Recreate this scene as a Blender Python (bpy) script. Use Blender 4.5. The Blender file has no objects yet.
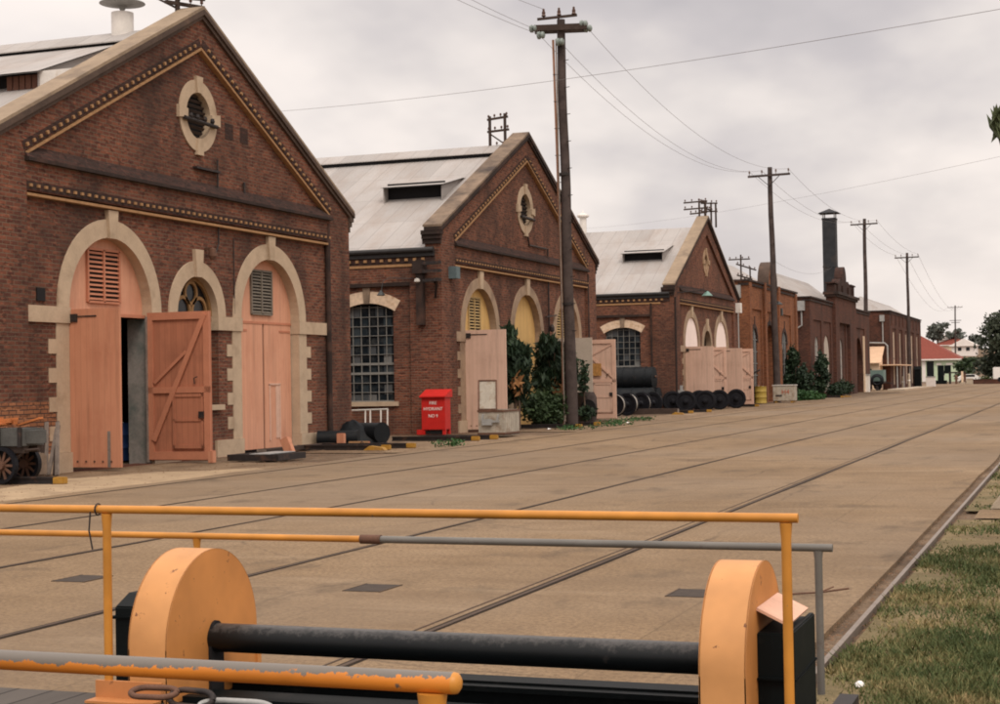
import bpy, bmesh, math, random
import numpy as np
from mathutils import Vector, Matrix
from mathutils.geometry import tessellate_polygon
random.seed(7)
RNG = np.random.default_rng(11)
R = math.radians
SC = bpy.context.scene
COL = SC.collection

# ------------------------------------------------------------------ materials
def new_mat(name):
    m = bpy.data.materials.new(name); m.use_nodes = True
    nt = m.node_tree; nt.nodes.clear()
    out = nt.nodes.new('ShaderNodeOutputMaterial'); p = nt.nodes.new('ShaderNodeBsdfPrincipled')
    nt.links.new(p.outputs[0], out.inputs[0])
    return m, nt, p
def node(nt, t, **kw):
    n = nt.nodes.new(t)
    for k, v in kw.items():
        if k in n.inputs.keys() if hasattr(n.inputs, 'keys') else False: n.inputs[k].default_value = v
        else: setattr(n, k, v)
    return n
def noise(nt, vec, scale, detail=4, rough=.6):
    n = nt.nodes.new('ShaderNodeTexNoise'); n.inputs['Scale'].default_value = scale
    n.inputs['Detail'].default_value = detail; n.inputs['Roughness'].default_value = rough
    if vec is not None: nt.links.new(vec, n.inputs['Vector'])
    return n.outputs['Fac']
def ramp(nt, fac, stops):
    r = nt.nodes.new('ShaderNodeValToRGB'); nt.links.new(fac, r.inputs[0])
    e = r.color_ramp.elements
    while len(e) < len(stops): e.new(.5)
    for q, (p, c) in zip(e, stops):
        q.position = p; q.color = (c if len(c) == 4 else (*c, 1)) if not isinstance(c, (int, float)) else (c, c, c, 1)
    return r.outputs[0]
def mix(nt, fac, a, b, mode='MIX'):
    m = nt.nodes.new('ShaderNodeMix'); m.data_type = 'RGBA'; m.blend_type = mode
    for s, v in ((m.inputs[0], fac), (m.inputs[6], a), (m.inputs[7], b)):
        if isinstance(v, (int, float)): s.default_value = v
        elif isinstance(v, tuple): s.default_value = (*v, 1) if len(v) == 3 else v
        else: nt.links.new(v, s)
    return m.outputs[2]
def math_(nt, op, a, b=0.0):
    m = nt.nodes.new('ShaderNodeMath'); m.operation = op
    for s, v in zip(m.inputs, (a, b)):
        if isinstance(v, (int, float)): s.default_value = v
        else: nt.links.new(v, s)
    return m.outputs[0]
def mapping(nt, vec, scale=(1, 1, 1), rot=(0, 0, 0)):
    m = nt.nodes.new('ShaderNodeMapping'); nt.links.new(vec, m.inputs[0])
    m.inputs['Scale'].default_value = scale; m.inputs['Rotation'].default_value = rot
    return m.outputs[0]
def bump(nt, p, h, strength=.3, dist=.02):
    b = nt.nodes.new('ShaderNodeBump'); nt.links.new(h, b.inputs['Height'])
    b.inputs['Strength'].default_value = strength; b.inputs['Distance'].default_value = dist
    nt.links.new(b.outputs[0], p.inputs['Normal'])
def objco(nt): return nt.nodes.new('ShaderNodeTexCoord').outputs['Object']
def geo(nt): return nt.nodes.new('ShaderNodeNewGeometry')
def wall_uv(nt):
    """flat wall coordinates (metres along the wall, height) picked from the face direction"""
    g = geo(nt)
    sp = nt.nodes.new('ShaderNodeSeparateXYZ'); nt.links.new(g.outputs['Position'], sp.inputs[0])
    sn = nt.nodes.new('ShaderNodeSeparateXYZ'); nt.links.new(g.outputs['True Normal'], sn.inputs[0])
    isx = math_(nt, 'GREATER_THAN', math_(nt, 'ABSOLUTE', sn.outputs[0]), .5)
    a = math_(nt, 'MULTIPLY', sp.outputs[1], isx)
    b = math_(nt, 'MULTIPLY', sp.outputs[0], math_(nt, 'SUBTRACT', 1.0, isx))
    c = nt.nodes.new('ShaderNodeCombineXYZ')
    nt.links.new(math_(nt, 'ADD', a, b), c.inputs[0]); nt.links.new(sp.outputs[2], c.inputs[1])
    return c.outputs[0], g.outputs['Position']

MATS = {}
def M(name, c, rough=.8, var=.18, scale=3.0, c2=None, b=0.0, metal=0.0, spec=.3, blotch=None, bscale=.7, bpos=(.5, .7)):
    """general weathered surface: colour broken by fine and coarse noise, optional blotches of another colour"""
    if name in MATS: return MATS[name]
    m, nt, p = new_mat(name); v = objco(nt)
    n1 = noise(nt, v, scale, 5); n2 = noise(nt, v, scale * 9, 3)
    f = math_(nt, 'ADD', math_(nt, 'MULTIPLY', n1, .65), math_(nt, 'MULTIPLY', n2, .35))
    lo = tuple(x * (1 - var) for x in c); hi = c2 or tuple(min(1, x * (1 + var)) for x in c)
    col = ramp(nt, f, [(.32, lo), (.68, hi)])
    if blotch:
        n3 = noise(nt, v, bscale, 6, .65)
        col = mix(nt, ramp(nt, n3, [(bpos[0], 0.0), (bpos[1], 1.0)]), col, blotch)
    nt.links.new(col, p.inputs['Base Color'])
    p.inputs['Roughness'].default_value = rough; p.inputs['Metallic'].default_value = metal
    p.inputs['Specular IOR Level'].default_value = spec
    if b: bump(nt, p, f, b, .03)
    MATS[name] = m; return m

def brick_mat(name, c1, c2, mortar, soot=(.035, .025, .022), soot_amt=.55, light=None):
    m, nt, p = new_mat(name); uv, pos = wall_uv(nt)
    def bt(a, b_, mo, bias=0.0):
        t = nt.nodes.new('ShaderNodeTexBrick'); nt.links.new(uv, t.inputs['Vector'])
        t.inputs['Scale'].default_value = 1; t.inputs['Mortar Size'].default_value = .011
        t.inputs['Brick Width'].default_value = .235; t.inputs['Row Height'].default_value = .086
        t.inputs['Mortar Smooth'].default_value = .3; t.inputs['Bias'].default_value = bias
        for k, c in (('Color1', a), ('Color2', b_), ('Mortar', mo)): t.inputs[k].default_value = (*c, 1)
        return t
    t = bt(c1, c2, mortar)
    col = t.outputs['Color']
    # odd burnt and pale bricks, clustered
    cl = noise(nt, mapping(nt, uv, (4.2, 11.6, 1)), 1.0, 2)
    col = mix(nt, ramp(nt, cl, [(.56, 0.0), (.62, .6)]), col, tuple(x * .42 for x in c2))
    cl2 = noise(nt, mapping(nt, uv, (4.0, 11.4, 3)), 1.05, 2)
    col = mix(nt, ramp(nt, cl2, [(.60, 0.0), (.66, .5)]), col, light or tuple(min(1, x * 1.7) for x in c1))
    big = noise(nt, mapping(nt, pos, (1, 1, .55)), .55, 6, .65)
    col = mix(nt, ramp(nt, big, [(.44, 0.0), (.66, soot_amt)]), col, soot)
    run = noise(nt, mapping(nt, pos, (1.6, 1.6, .12)), 1.0, 4)
    col = mix(nt, ramp(nt, run, [(.55, 0.0), (.75, .35)]), col, tuple(x * .8 for x in soot))
    nt.links.new(col, p.inputs['Base Color']); p.inputs['Roughness'].default_value = .93
    p.inputs['Specular IOR Level'].default_value = .15
    h = math_(nt, 'SUBTRACT', noise(nt, pos, 14, 3), math_(nt, 'MULTIPLY', t.outputs['Fac'], .8))
    bump(nt, p, h, .6, .012)
    MATS[name] = m; return m

def roof_mat(name, c, streak=(.25, .17, .12), axis=0):
    """corrugated sheets: laps across the slope, seams down it, rust and dirt runs"""
    m, nt, p = new_mat(name); g = geo(nt)
    sp = nt.nodes.new('ShaderNodeSeparateXYZ'); nt.links.new(g.outputs['Position'], sp.inputs[0])
    cb = nt.nodes.new('ShaderNodeCombineXYZ')
    nt.links.new(sp.outputs[axis], cb.inputs[0]); nt.links.new(math_(nt, 'MULTIPLY', sp.outputs[2], 2.2), cb.inputs[1])
    t = nt.nodes.new('ShaderNodeTexBrick'); nt.links.new(cb.outputs[0], t.inputs['Vector'])
    t.offset = .0
    t.inputs['Scale'].default_value = 1; t.inputs['Brick Width'].default_value = .76; t.inputs['Row Height'].default_value = 2.3
    t.inputs['Mortar Size'].default_value = .016; t.inputs['Mortar Smooth'].default_value = .6; t.inputs['Bias'].default_value = -.2
    for k, f in (('Color1', 1.0), ('Color2', .8), ('Mortar', .62)): t.inputs[k].default_value = (*(x * f for x in c), 1)
    n1 = noise(nt, mapping(nt, g.outputs['Position'], (1.3, .5, .5) if axis == 0 else (.5, 1.3, .5)), .8, 6, .65)
    col = mix(nt, ramp(nt, n1, [(.45, 0.0), (.8, .55)]), t.outputs['Color'], streak)
    n2 = noise(nt, g.outputs['Position'], .45, 5, .6)
    col = mix(nt, ramp(nt, n2, [(.4, 0.0), (.7, .3)]), col, tuple(x * .62 for x in c))
    nt.links.new(col, p.inputs['Base Color']); p.inputs['Roughness'].default_value = .72; p.inputs['Metallic'].default_value = .0
    p.inputs['Specular IOR Level'].default_value = .25
    w = nt.nodes.new('ShaderNodeTexWave'); w.wave_type = 'BANDS'; w.bands_direction = 'X'
    nt.links.new(cb.outputs[0], w.inputs['Vector']); w.inputs['Scale'].default_value = 1.6
    bump(nt, p, w.outputs['Fac'], .5, .02)
    MATS[name] = m; return m

def plank_mat(name, c, width=.14, axis=0, worn=None, rough=.75, groove=.45, var=.15, vert=True):
    """painted or bare boards; boards follow one axis of the object, grooves are in the surface"""
    m, nt, p = new_mat(name); v = objco(nt)
    s = nt.nodes.new('ShaderNodeSeparateXYZ'); nt.links.new(v, s.inputs[0])
    u = math_(nt, 'DIVIDE', s.outputs[axis], width)
    fr = math_(nt, 'FRACT', u); cell = math_(nt, 'FLOOR', u)
    gv = math_(nt, 'LESS_THAN', math_(nt, 'ABSOLUTE', math_(nt, 'SUBTRACT', fr, .5)), .46)
    wn = nt.nodes.new('ShaderNodeTexWhiteNoise'); wn.noise_dimensions = '1D'; nt.links.new(cell, wn.inputs['W'])
    sc = [2.0, 2.0, 2.0]; sc[2 if vert else 1] = .35
    if not vert: sc = [2.0, .35, 2.0]
    n1 = noise(nt, mapping(nt, v, tuple(sc)), 2.2, 6, .65); n2 = noise(nt, v, 1.1, 4)
    f = math_(nt, 'ADD', math_(nt, 'MULTIPLY', wn.outputs['Value'], .3), math_(nt, 'MULTIPLY', n1, .7))
    col = ramp(nt, f, [(.25, tuple(x * (1 - var) for x in c)), (.75, tuple(min(1, x * (1 + var)) for x in c))])
    if worn: col = mix(nt, ramp(nt, math_(nt, 'ADD', math_(nt, 'MULTIPLY', n1, .5), math_(nt, 'MULTIPLY', n2, .5)), [(.49, 0.0), (.62, .8)]), col, worn)
    run = noise(nt, mapping(nt, v, (7, 7, .5) if vert else (7, .5, 7)), 1.0, 4, .6)
    col = mix(nt, ramp(nt, run, [(.54, 0.0), (.74, .5)]), col, tuple(x * .5 for x in c))
    col = mix(nt, gv, tuple(x * groove for x in c), col)
    nt.links.new(col, p.inputs['Base Color']); p.inputs['Roughness'].default_value = rough; p.inputs['Specular IOR Level'].default_value = .25
    bump(nt, p, math_(nt, 'ADD', gv, math_(nt, 'MULTIPLY', n1, .3)), .5, .012)
    MATS[name] = m; return m

def worn_mat(name, c, under, pos=(.55, .62), scale=14, rough=.45, top=None, toppos=.4, topw=.06, spec=.4, grad=None):
    """paint chipped to what lies beneath; 'top' = paint rubbed off along the upper side by hands and boots"""
    m, nt, p = new_mat(name); v = objco(nt)
    n = noise(nt, v, scale, 6, .7); n2 = noise(nt, v, scale * .25, 3)
    col = ramp(nt, n2, [(.3, tuple(x * .80 for x in c)), (.7, tuple(min(1, x * 1.12) for x in c))])
    col = mix(nt, ramp(nt, n, [(pos[0], 0.0), (pos[1], 1.0)]), col, under)
    if top:
        g = geo(nt); s = nt.nodes.new('ShaderNodeSeparateXYZ'); nt.links.new(g.outputs['Normal'], s.inputs[0])
        e = math_(nt, 'ADD', s.outputs[2], math_(nt, 'ADD', math_(nt, 'MULTIPLY', math_(nt, 'SUBTRACT', n, .5), 1.2), math_(nt, 'MULTIPLY', math_(nt, 'SUBTRACT', noise(nt, v, scale * 4.5, 4, .75), .5), 1.5)))
        if grad:
            sv = nt.nodes.new('ShaderNodeSeparateXYZ'); nt.links.new(v, sv.inputs[0])
            mr = nt.nodes.new('ShaderNodeMapRange'); nt.links.new(sv.outputs[0], mr.inputs[0])
            mr.inputs[1].default_value = grad[0]; mr.inputs[2].default_value = grad[1]; mr.inputs[3].default_value = .62; mr.inputs[4].default_value = .62 - grad[2]
            e = math_(nt, 'ADD', e, mr.outputs[0])
        col = mix(nt, ramp(nt, e, [(toppos, 0.0), (toppos + topw, 1.0)]), col, top)
    nt.links.new(col, p.inputs['Base Color']); p.inputs['Roughness'].default_value = rough; p.inputs['Specular IOR Level'].default_value = spec
    bump(nt, p, n, .12, .01)
    MATS[name] = m; return m

def pane_mat(name, w, h, light=.12, axis='x'):
    """small panes of dirty glass, each a little different"""
    m, nt, p = new_mat(name); uv, pos = wall_uv(nt)
    mp = mapping(nt, uv, (1 / w, 1 / h, 1))
    s = nt.nodes.new('ShaderNodeVectorMath'); s.operation = 'FLOOR'; nt.links.new(mp, s.inputs[0])
    wn = nt.nodes.new('ShaderNodeTexWhiteNoise'); wn.noise_dimensions = '3D'; nt.links.new(s.outputs[0], wn.inputs['Vector'])
    col = ramp(nt, wn.outputs['Value'], [(0, (.003, .006, .009)), (.5, (.008, .014, .019)), (.75, (.03, .042, .05)), (.92, (.085, .09, .095)), (1, (light * 2, light * 2, light * 1.9))])
    dirt = noise(nt, pos, 5, 5)
    col = mix(nt, ramp(nt, dirt, [(.5, 0.0), (.75, .4)]), col, (.10, .10, .095))
    nt.links.new(col, p.inputs['Base Color']); p.inputs['Roughness'].default_value = .3; p.inputs['Specular IOR Level'].default_value = .3
    MATS[name] = m; return m

def leaf_mat(name, lo, hi, scale=1.2):
    m, nt, p = new_mat(name); g = geo(nt)
    n = noise(nt, g.outputs['Position'], scale, 4); n2 = noise(nt, g.outputs['Position'], scale * 14, 2)
    f = math_(nt, 'ADD', math_(nt, 'MULTIPLY', n, .45), math_(nt, 'MULTIPLY', n2, .55))
    nt.links.new(ramp(nt, f, [(.35, lo), (.55, tuple((a + b) * .5 for a, b in zip(lo, hi))), (.68, tuple(b * 1.5 for b in hi))]), p.inputs['Base Color'])
    p.inputs['Roughness'].default_value = .6; p.inputs['Specular IOR Level'].default_value = .25
    MATS[name] = m; return m

# ------------------------------------------------------------------ mesh builder
class MB:
    def __init__(s): s.v = []; s.f = []
    def add(s, vs, fs):
        o = len(s.v); s.v += [tuple(x) for x in vs]; s.f += [tuple(i + o for i in f) for f in fs]; return s
    def box(s, x0, x1, y0, y1, z0, z1):
        vs = [(x, y, z) for z in (z0, z1) for y in (y0, y1) for x in (x0, x1)]
        return s.add(vs, [(0, 2, 3, 1), (4, 5, 7, 6), (0, 1, 5, 4), (2, 6, 7, 3), (0, 4, 6, 2), (1, 3, 7, 5)])
    def bar(s, p0, p1, w, h, up=(0, 0, 1)):
        """square bar from p0 to p1, w across, h along 'up'"""
        a, b = Vector(p0), Vector(p1); d = (b - a).normalized(); u = Vector(up)
        r = d.cross(u)
        if r.length < 1e-4: r = d.cross(Vector((1, 0, 0)))
        r.normalize(); u = r.cross(d).normalized()
        vs = [q + r * (sx * w / 2) + u * (sy * h / 2) for q in (a, b) for sx, sy in ((-1, -1), (1, -1), (1, 1), (-1, 1))]
        return s.add(vs, [(0, 1, 2, 3), (4, 7, 6, 5), (0, 4, 5, 1), (1, 5, 6, 2), (2, 6, 7, 3), (3, 7, 4, 0)])
    def prism(s, loops, axis, a0, a1):
        """solid cut from a 2D outline with holes, thick from a0 to a1 along the axis"""
        f3 = {'X': lambda p, a: (a, p[0], p[1]), 'Y': lambda p, a: (p[0], a, p[1]), 'Z': lambda p, a: (p[0], p[1], a)}[axis]
        tri = tessellate_polygon([[Vector((p[0], p[1], 0)) for p in l] for l in loops])
        flat = [p for l in loops for p in l]; n = len(flat)
        vs = [f3(p, a0) for p in flat] + [f3(p, a1) for p in flat]
        fs = [t for t in tri] + [(t[2] + n, t[1] + n, t[0] + n) for t in tri]
        o = 0
        for l in loops:
            k = len(l)
            for i in range(k):
                j = (i + 1) % k; fs.append((o + i, o + j, o + j + n, o + i + n))
            o += k
        return s.add(vs, fs)
    def tube(s, pts, r, n=10, caps=True):
        """round bar along a path; r is one radius or one per point"""
        P = [Vector(p) for p in pts]; rs = r if isinstance(r, (list, tuple)) else [r] * len(P)
        vs = []; fs = []; prev = None
        for i, p in enumerate(P):
            d = ((P[min(i + 1, len(P) - 1)] - P[max(i - 1, 0)])).normalized()
            ref = Vector((0, 0, 1)) if abs(d.z) < .9 else Vector((1, 0, 0))
            a = d.cross(ref).normalized() if prev is None else (prev - d * prev.dot(d)).normalized()
            prev = a; b = d.cross(a)
            vs += [p + (a * math.cos(t) + b * math.sin(t)) * rs[i] for t in (2 * math.pi * k / n for k in range(n))]
        for i in range(len(P) - 1):
            for k in range(n):
                fs.append((i * n + k, i * n + (k + 1) % n, (i + 1) * n + (k + 1) % n, (i + 1) * n + k))
        if caps: fs += [tuple(range(n))[::-1], tuple(range((len(P) - 1) * n, len(P) * n))]
        return s.add(vs, fs)
    def lathe(s, prof, c, axis='Z', n=20, caps=True):
        """profile of (radius, height) turned about an axis through c"""
        vs = []; fs = []
        for r, h in prof:
            for k in range(n):
                t = 2 * math.pi * k / n; a, b = r * math.cos(t), r * math.sin(t)
                vs.append({'Z': (c[0] + a, c[1] + b, c[2] + h), 'X': (c[0] + h, c[1] + a, c[2] + b), 'Y': (c[0] + a, c[1] + h, c[2] + b)}[axis])
        for i in range(len(prof) - 1):
            for k in range(n): fs.append((i * n + k, i * n + (k + 1) % n, (i + 1) * n + (k + 1) % n, (i + 1) * n + k))
        if caps and prof[0][0] > 1e-3: fs.append(tuple(range(n))[::-1])
        if caps and prof[-1][0] > 1e-3: fs.append(tuple(range((len(prof) - 1) * n, len(prof) * n)))
        return s.add(vs, fs)
    def build(s, name, mat, parent=None, loc=None, smooth=None, bevel=0.0):
        base = ORG.get(parent.name, Vector()) if parent else Vector()
        if loc is None:
            if parent is None:
                xs = np.array(s.v); loc = Vector(((xs[:, 0].min() + xs[:, 0].max()) / 2, (xs[:, 1].min() + xs[:, 1].max()) / 2, xs[:, 2].min()))
            else: loc = base
            vs = [(x - loc[0], y - loc[1], z - loc[2]) for x, y, z in s.v]
        else:
            loc = Vector(loc); vs = s.v
        me = bpy.data.meshes.new(name); me.from_pydata(vs, [], s.f)
        bm = bmesh.new(); bm.from_mesh(me)
        bmesh.ops.remove_doubles(bm, verts=bm.verts, dist=1e-5)
        bmesh.ops.recalc_face_normals(bm, faces=bm.faces)
        if bevel: bmesh.ops.bevel(bm, geom=[e for e in bm.edges if e.is_manifold and e.calc_face_angle(0) > .6], offset=bevel, segments=2, affect='EDGES', clamp_overlap=True)
        bm.to_mesh(me); bm.free()
        if smooth:
            for p in me.polygons: p.use_smooth = True
            me.set_sharp_from_angle(angle=R(smooth))
        return link(name, me, mat, parent, loc)
ORG = {}
def link(name, me, mat, parent, loc):
    o = bpy.data.objects.new(name, me); COL.objects.link(o)
    if mat: me.materials.append(MATS[mat] if isinstance(mat, str) else mat)
    loc = Vector(loc)
    if parent:
        o.parent = parent; o.location = loc - ORG.get(parent.name, Vector())
    else: o.location = loc
    ORG[o.name] = loc
    return o
def tag(o, label, cat, group=None, kind=None):
    if label: o['label'] = label
    if cat: o['category'] = cat
    if group: o['group'] = group
    if kind: o['kind'] = kind
    return o
def structure(o): o['kind'] = 'structure'; return o
def thing(name, label, cat, loc=(0, 0, 0), group=None):
    o = bpy.data.objects.new(name, None); COL.objects.link(o); o.location = loc; o.empty_display_size = .3
    ORG[o.name] = Vector(loc)
    return tag(o, label, cat, group)
def kids(o): return [c for c in bpy.data.objects if c.parent == o]
def copy_tree(o, parent=None):
    c = o.copy(); COL.objects.link(c); c.parent = parent
    ORG[c.name] = Vector(ORG.get(o.name, Vector()))
    for ch in kids(o): copy_tree(ch, c)
    return c
def place(root, loc, rz=0.0, label=None):
    root.location = loc; root.rotation_euler = (0, 0, rz)
    if label: root['label'] = label
    return root
def arc(cy, cz, r, a0, a1, n): return [(cy + r * math.cos(a0 + (a1 - a0) * i / n), cz + r * math.sin(a0 + (a1 - a0) * i / n)) for i in range(n + 1)]

# foliage: thousands of small leaves spread through uneven clumps
def leaf_cloud(clumps, count, size, droop=0.0, aspect=1.6, seed=1, fill=.35):
    g = np.random.default_rng(seed); cl = np.array(clumps, float)
    w = cl[:, 3] * cl[:, 4] * cl[:, 5]; w = w ** .7; w /= w.sum()
    idx = g.choice(len(cl), count, p=w)
    d = g.normal(size=(count, 3)); d /= np.linalg.norm(d, axis=1)[:, None]
    rad = 1 - (1 - fill) * g.random(count) ** 1.6
    lump = 1 + .22 * np.sin(d[:, 0] * 5 + idx) * np.sin(d[:, 1] * 4 + idx * 2) + .15 * g.normal(size=count)
    c = cl[idx, :3] + d * cl[idx, 3:6] * (rad * lump)[:, None]
    a = g.normal(size=(count, 3)); a[:, 2] -= droop * 2; a /= np.linalg.norm(a, axis=1)[:, None]
    b = np.cross(a, g.normal(size=(count, 3))); b /= np.linalg.norm(b, axis=1)[:, None]
    s = size * (.6 + .8 * g.random(count)); a *= (s * aspect / 2)[:, None]; b *= (s / 2)[:, None]
    v = np.stack([c - a, c + b * .9, c + a, c - b * .9], 1).reshape(-1, 3)
    m = MB(); m.v = [tuple(x) for x in v]; m.f = [(4 * i, 4 * i + 1, 4 * i + 2, 4 * i + 3) for i in range(count)]
    return m
def raw_build(m, name, mat, parent=None):
    base = ORG.get(parent.name, Vector()) if parent else None
    if base is None:
        xs = np.array(m.v); base = Vector(((xs[:, 0].min() + xs[:, 0].max()) / 2, (xs[:, 1].min() + xs[:, 1].max()) / 2, xs[:, 2].min()))
    me = bpy.data.meshes.new(name); me.from_pydata([(x - base[0], y - base[1], z - base[2]) for x, y, z in m.v], [], m.f)
    return link(name, me, mat, parent, base)
def text_mesh(name, body, size, mat, parent, loc, rot, spacing=1.0, extrude=.004):
    cu = bpy.data.curves.new(name, 'FONT'); cu.body = body; cu.size = size; cu.align_x = 'CENTER'; cu.extrude = extrude; cu.space_line = spacing
    t = bpy.data.objects.new(name, cu); COL.objects.link(t)
    dg = bpy.context.evaluated_depsgraph_get(); dg.update()
    me = bpy.data.meshes.new_from_object(t.evaluated_get(dg)); bpy.data.objects.remove(t)
    o = link(name, me, mat, parent, loc); o.rotation_euler = rot
    return o
# ------------------------------------------------------------------ palette
brick_mat('old_brick', (.212, .080, .048), (.112, .043, .031), (.165, .115, .080), soot_amt=.65)
brick_mat('sooty_brick', (.075, .036, .028), (.045, .026, .022), (.05, .036, .03), soot_amt=.6)
brick_mat('orange_brick', (.32, .12, .054), (.20, .072, .036), (.20, .12, .075), soot_amt=.4)
brick_mat('plum_brick', (.15, .056, .037), (.075, .033, .025), (.10, .066, .05), soot_amt=.65)
brick_mat('new_brick', (.34, .15, .075), (.25, .105, .055), (.055, .04, .035), soot_amt=.15)
M('brown_mould', (.085, .058, .045), .92, .3, 3.0, b=.3, blotch=(.16, .10, .07), bscale=1.2, bpos=(.55, .8))
M('stone', (.46, .35, .245), .9, .14, 2.5, b=.25, blotch=(.28, .2, .13), bscale=1.1, bpos=(.55, .8))
M('stone_dark', (.23, .165, .115), .9, .25, 2.0, b=.3, blotch=(.06, .045, .038), bscale=.9, bpos=(.42, .7))
M('coping', (.30, .225, .155), .9, .2, 2.0, b=.3, blotch=(.12, .09, .07), bscale=.8, bpos=(.5, .75))
M('soot', (.030, .020, .017), .92, .3, 3.0, b=.3, blotch=(.10, .05, .035), bscale=1.0, bpos=(.5, .75))
M('cream_brick', (.34, .19, .09), .85, .25, 9.0)
M('pale_arch_brick', (.66, .50, .36), .88, .22, 8.0, blotch=(.42, .25, .14), bscale=3)
plank_mat('pink_paint', (.53, .24, .142), .145, 0, worn=(.44, .18, .105), var=.06, groove=.86)
plank_mat('pink_paint_door', (.63, .32, .205), .145, 1, worn=(.54, .25, .155), var=.06, groove=.86)
plank_mat('pink_faded', (.62, .42, .325), .145, 0, worn=(.50, .33, .25), var=.07, groove=.86)
plank_mat('pink_back', (.42, .165, .095), .145, 0, worn=(.30, .12, .07), var=.10, groove=.76)
M('pink_trim', (.47, .19, .11), .7, .12, 4.0)
M('pink_trim_pale', (.60, .385, .29), .7, .12, 4.0)
M('pink_white', (.88, .74, .68), .8, .06, 3.0)
plank_mat('yellow_panel', (.66, .42, .16), .14, 1, worn=(.54, .33, .13), var=.07, groove=.88)
M('tracery', (.24, .13, .05), .7, .2, 6.0)
M('grey_door', (.42, .36, .30), .8, .15, 2.0)
M('black_gap', (.012, .011, .012), .9, .2, 3)
M('iron', (.024, .019, .018), .6, .35, 8.0, blotch=(.10, .05, .03), bscale=4, bpos=(.55, .75))
M('rusty_iron', (.12, .06, .038), .75, .4, 9.0)
M('grey_metal', (.33, .33, .32), .55, .18, 5.0, blotch=(.22, .15, .10), bscale=2, bpos=(.6, .8))
M('galv', (.50, .47, .43), .55, .15, 4.0, blotch=(.33, .23, .16), bscale=1.5, bpos=(.6, .8))
M('white_metal', (.72, .68, .63), .6, .12, 4.0, blotch=(.4, .3, .2), bscale=2, bpos=(.6, .8))
M('sash', (.20, .195, .18), .7, .2, 8.0)
M('dark_wood', (.050, .033, .026), .85, .35, 4.0, b=.3)
M('grey_wood', (.20, .165, .14), .9, .35, 5.0, b=.3)
M('pole_wood', (.072, .055, .050), .92, .3, 3.0, b=.35, spec=.15, blotch=(.035, .027, .026), bscale=1.3, bpos=(.48, .7))
M('brown_conduit', (.30, .15, .09), .7, .2, 4.0)
M('porcelain', (.62, .66, .66), .25, .1, 6.0)
M('brown_insulator', (.09, .045, .03), .3, .2, 6.0)
M('wire', (.16, .14, .135), .6, .1, 2.0)
roof_mat('corrugated', (.41, .382, .362))
roof_mat('corrugated_grey', (.38, .35, .33))
M('gutter', (.035, .033, .033), .6, .25, 5.0)
pane_mat('panes', .29, .33)
M('dark_glass', (.006, .007, .009), .25, .3, 2.0)
M('red_paint', (.50, .018, .014), .5, .12, 4.0, blotch=(.40, .02, .015), bscale=3, bpos=(.5, .8))
M('white_paint', (.80, .77, .72), .6, .08, 5.0)
M('yellow_end', (.38, .20, .03), .7, .3, 7.0, blotch=(.25, .14, .05), bscale=6, bpos=(.5, .7))
M('rail_steel', (.075, .050, .034), .85, .3, 6.0, blotch=(.09, .05, .035), bscale=2.5)
M('rail_worn', (.23, .185, .15), .5, .2, 6.0, metal=.3, blotch=(.15, .09, .06), bscale=1.2, bpos=(.5, .8))
worn_mat('orange_rail', (.55, .23, .035), (.16, .13, .11), (.66, .72), 16, .42)
worn_mat('near_rail', grad=(1.6, 2.9, .75), c=(.58, .195, .022), under=(.12, .09, .075), pos=(.66, .70), scale=13, rough=.42, top=(.155, .135, .115), toppos=.52)
worn_mat('grey_rail', (.15, .14, .125), (.13, .11, .095), (.55, .65), 12, .5)
worn_mat('guard_paint', (.60, .285, .102), (.18, .07, .03), (.645, .665), 11, .55)
worn_mat('guard_side', (.62, .255, .070), (.30, .12, .04), (.635, .66), 9, .55)
worn_mat('plinth_orange', (.50, .205, .070), (.24, .10, .04), (.64, .70), 14, .5)
worn_mat('shaft_black', (.0045, .006, .007), (.03, .027, .025), (.62, .72), 7, .38, top=(.062, .058, .056), toppos=.5, topw=.5, spec=.3)  # grey upper side is the sky's reflection painted into the colour
M('black_paint', (.0035, .0055, .006), .55, spec=.12, var=.3, scale=6.0, blotch=(.022, .02, .018), bscale=5, bpos=(.55, .8))
M('pink_lid', (.70, .42, .30), .6, .12, 5.0)
plank_mat('deck_boards', (.095, .082, .072), .2, 0, rough=.85, groove=.3, var=.25, vert=False)
M('black_rubber', (.006, .008, .010), .6, .3, 5.0, spec=.2, blotch=(.02, .018, .017), bscale=3, bpos=(.55, .8))
M('wheel_iron', (.007, .007, .010), .6, .35, 7.0, spec=.2, blotch=(.025, .018, .014), bscale=5, bpos=(.6, .8))
M('tread_steel', (.42, .39, .35), .35, .2, 5.0, metal=.4)
M('weathered_box', (.38, .34, .28), .85, .25, 4.0, blotch=(.20, .12, .07), bscale=3, bpos=(.5, .75))
M('wagon_board', (.085, .085, .08), .85, .3, 3.0, b=.2)
M('rust_load', (.42, .14, .045), .9, .35, 5.0, b=.3)
M('blue_drum', (.02, .05, .16), .5, .2, 4.0)
M('drum_yellow', (.36, .25, .05), .55, .2, 4.0, blotch=(.25, .15, .05), bscale=4, bpos=(.6, .8))
M('concrete_block', (.46, .38, .29), .92, .2, 4.0, b=.3)
M('green_wall', (.50, .60, .43), .8, .08, 2.0)
M('red_roof', (.20, .050, .034), .85, .2, 2.5)
M('white_wall', (.78, .72, .68), .8, .08, 2.0)
M('cream_wall', (.74, .56, .40), .8, .12, 2.0)
M('lean_roof', (.66, .44, .29), .8, .15, 2.0)
M('truck_green', (.13, .19, .17), .6, .2, 3.0)
M('car_white', (.75, .73, .70), .35, .06, 3.0)
M('sign_brown', (.40, .20, .06), .8, .45, 14.0)
M('leaf_litter', (.16, .09, .05), .95, .4, 6.0)
M('paper', (.85, .83, .8), .8, .05, 4)
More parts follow.
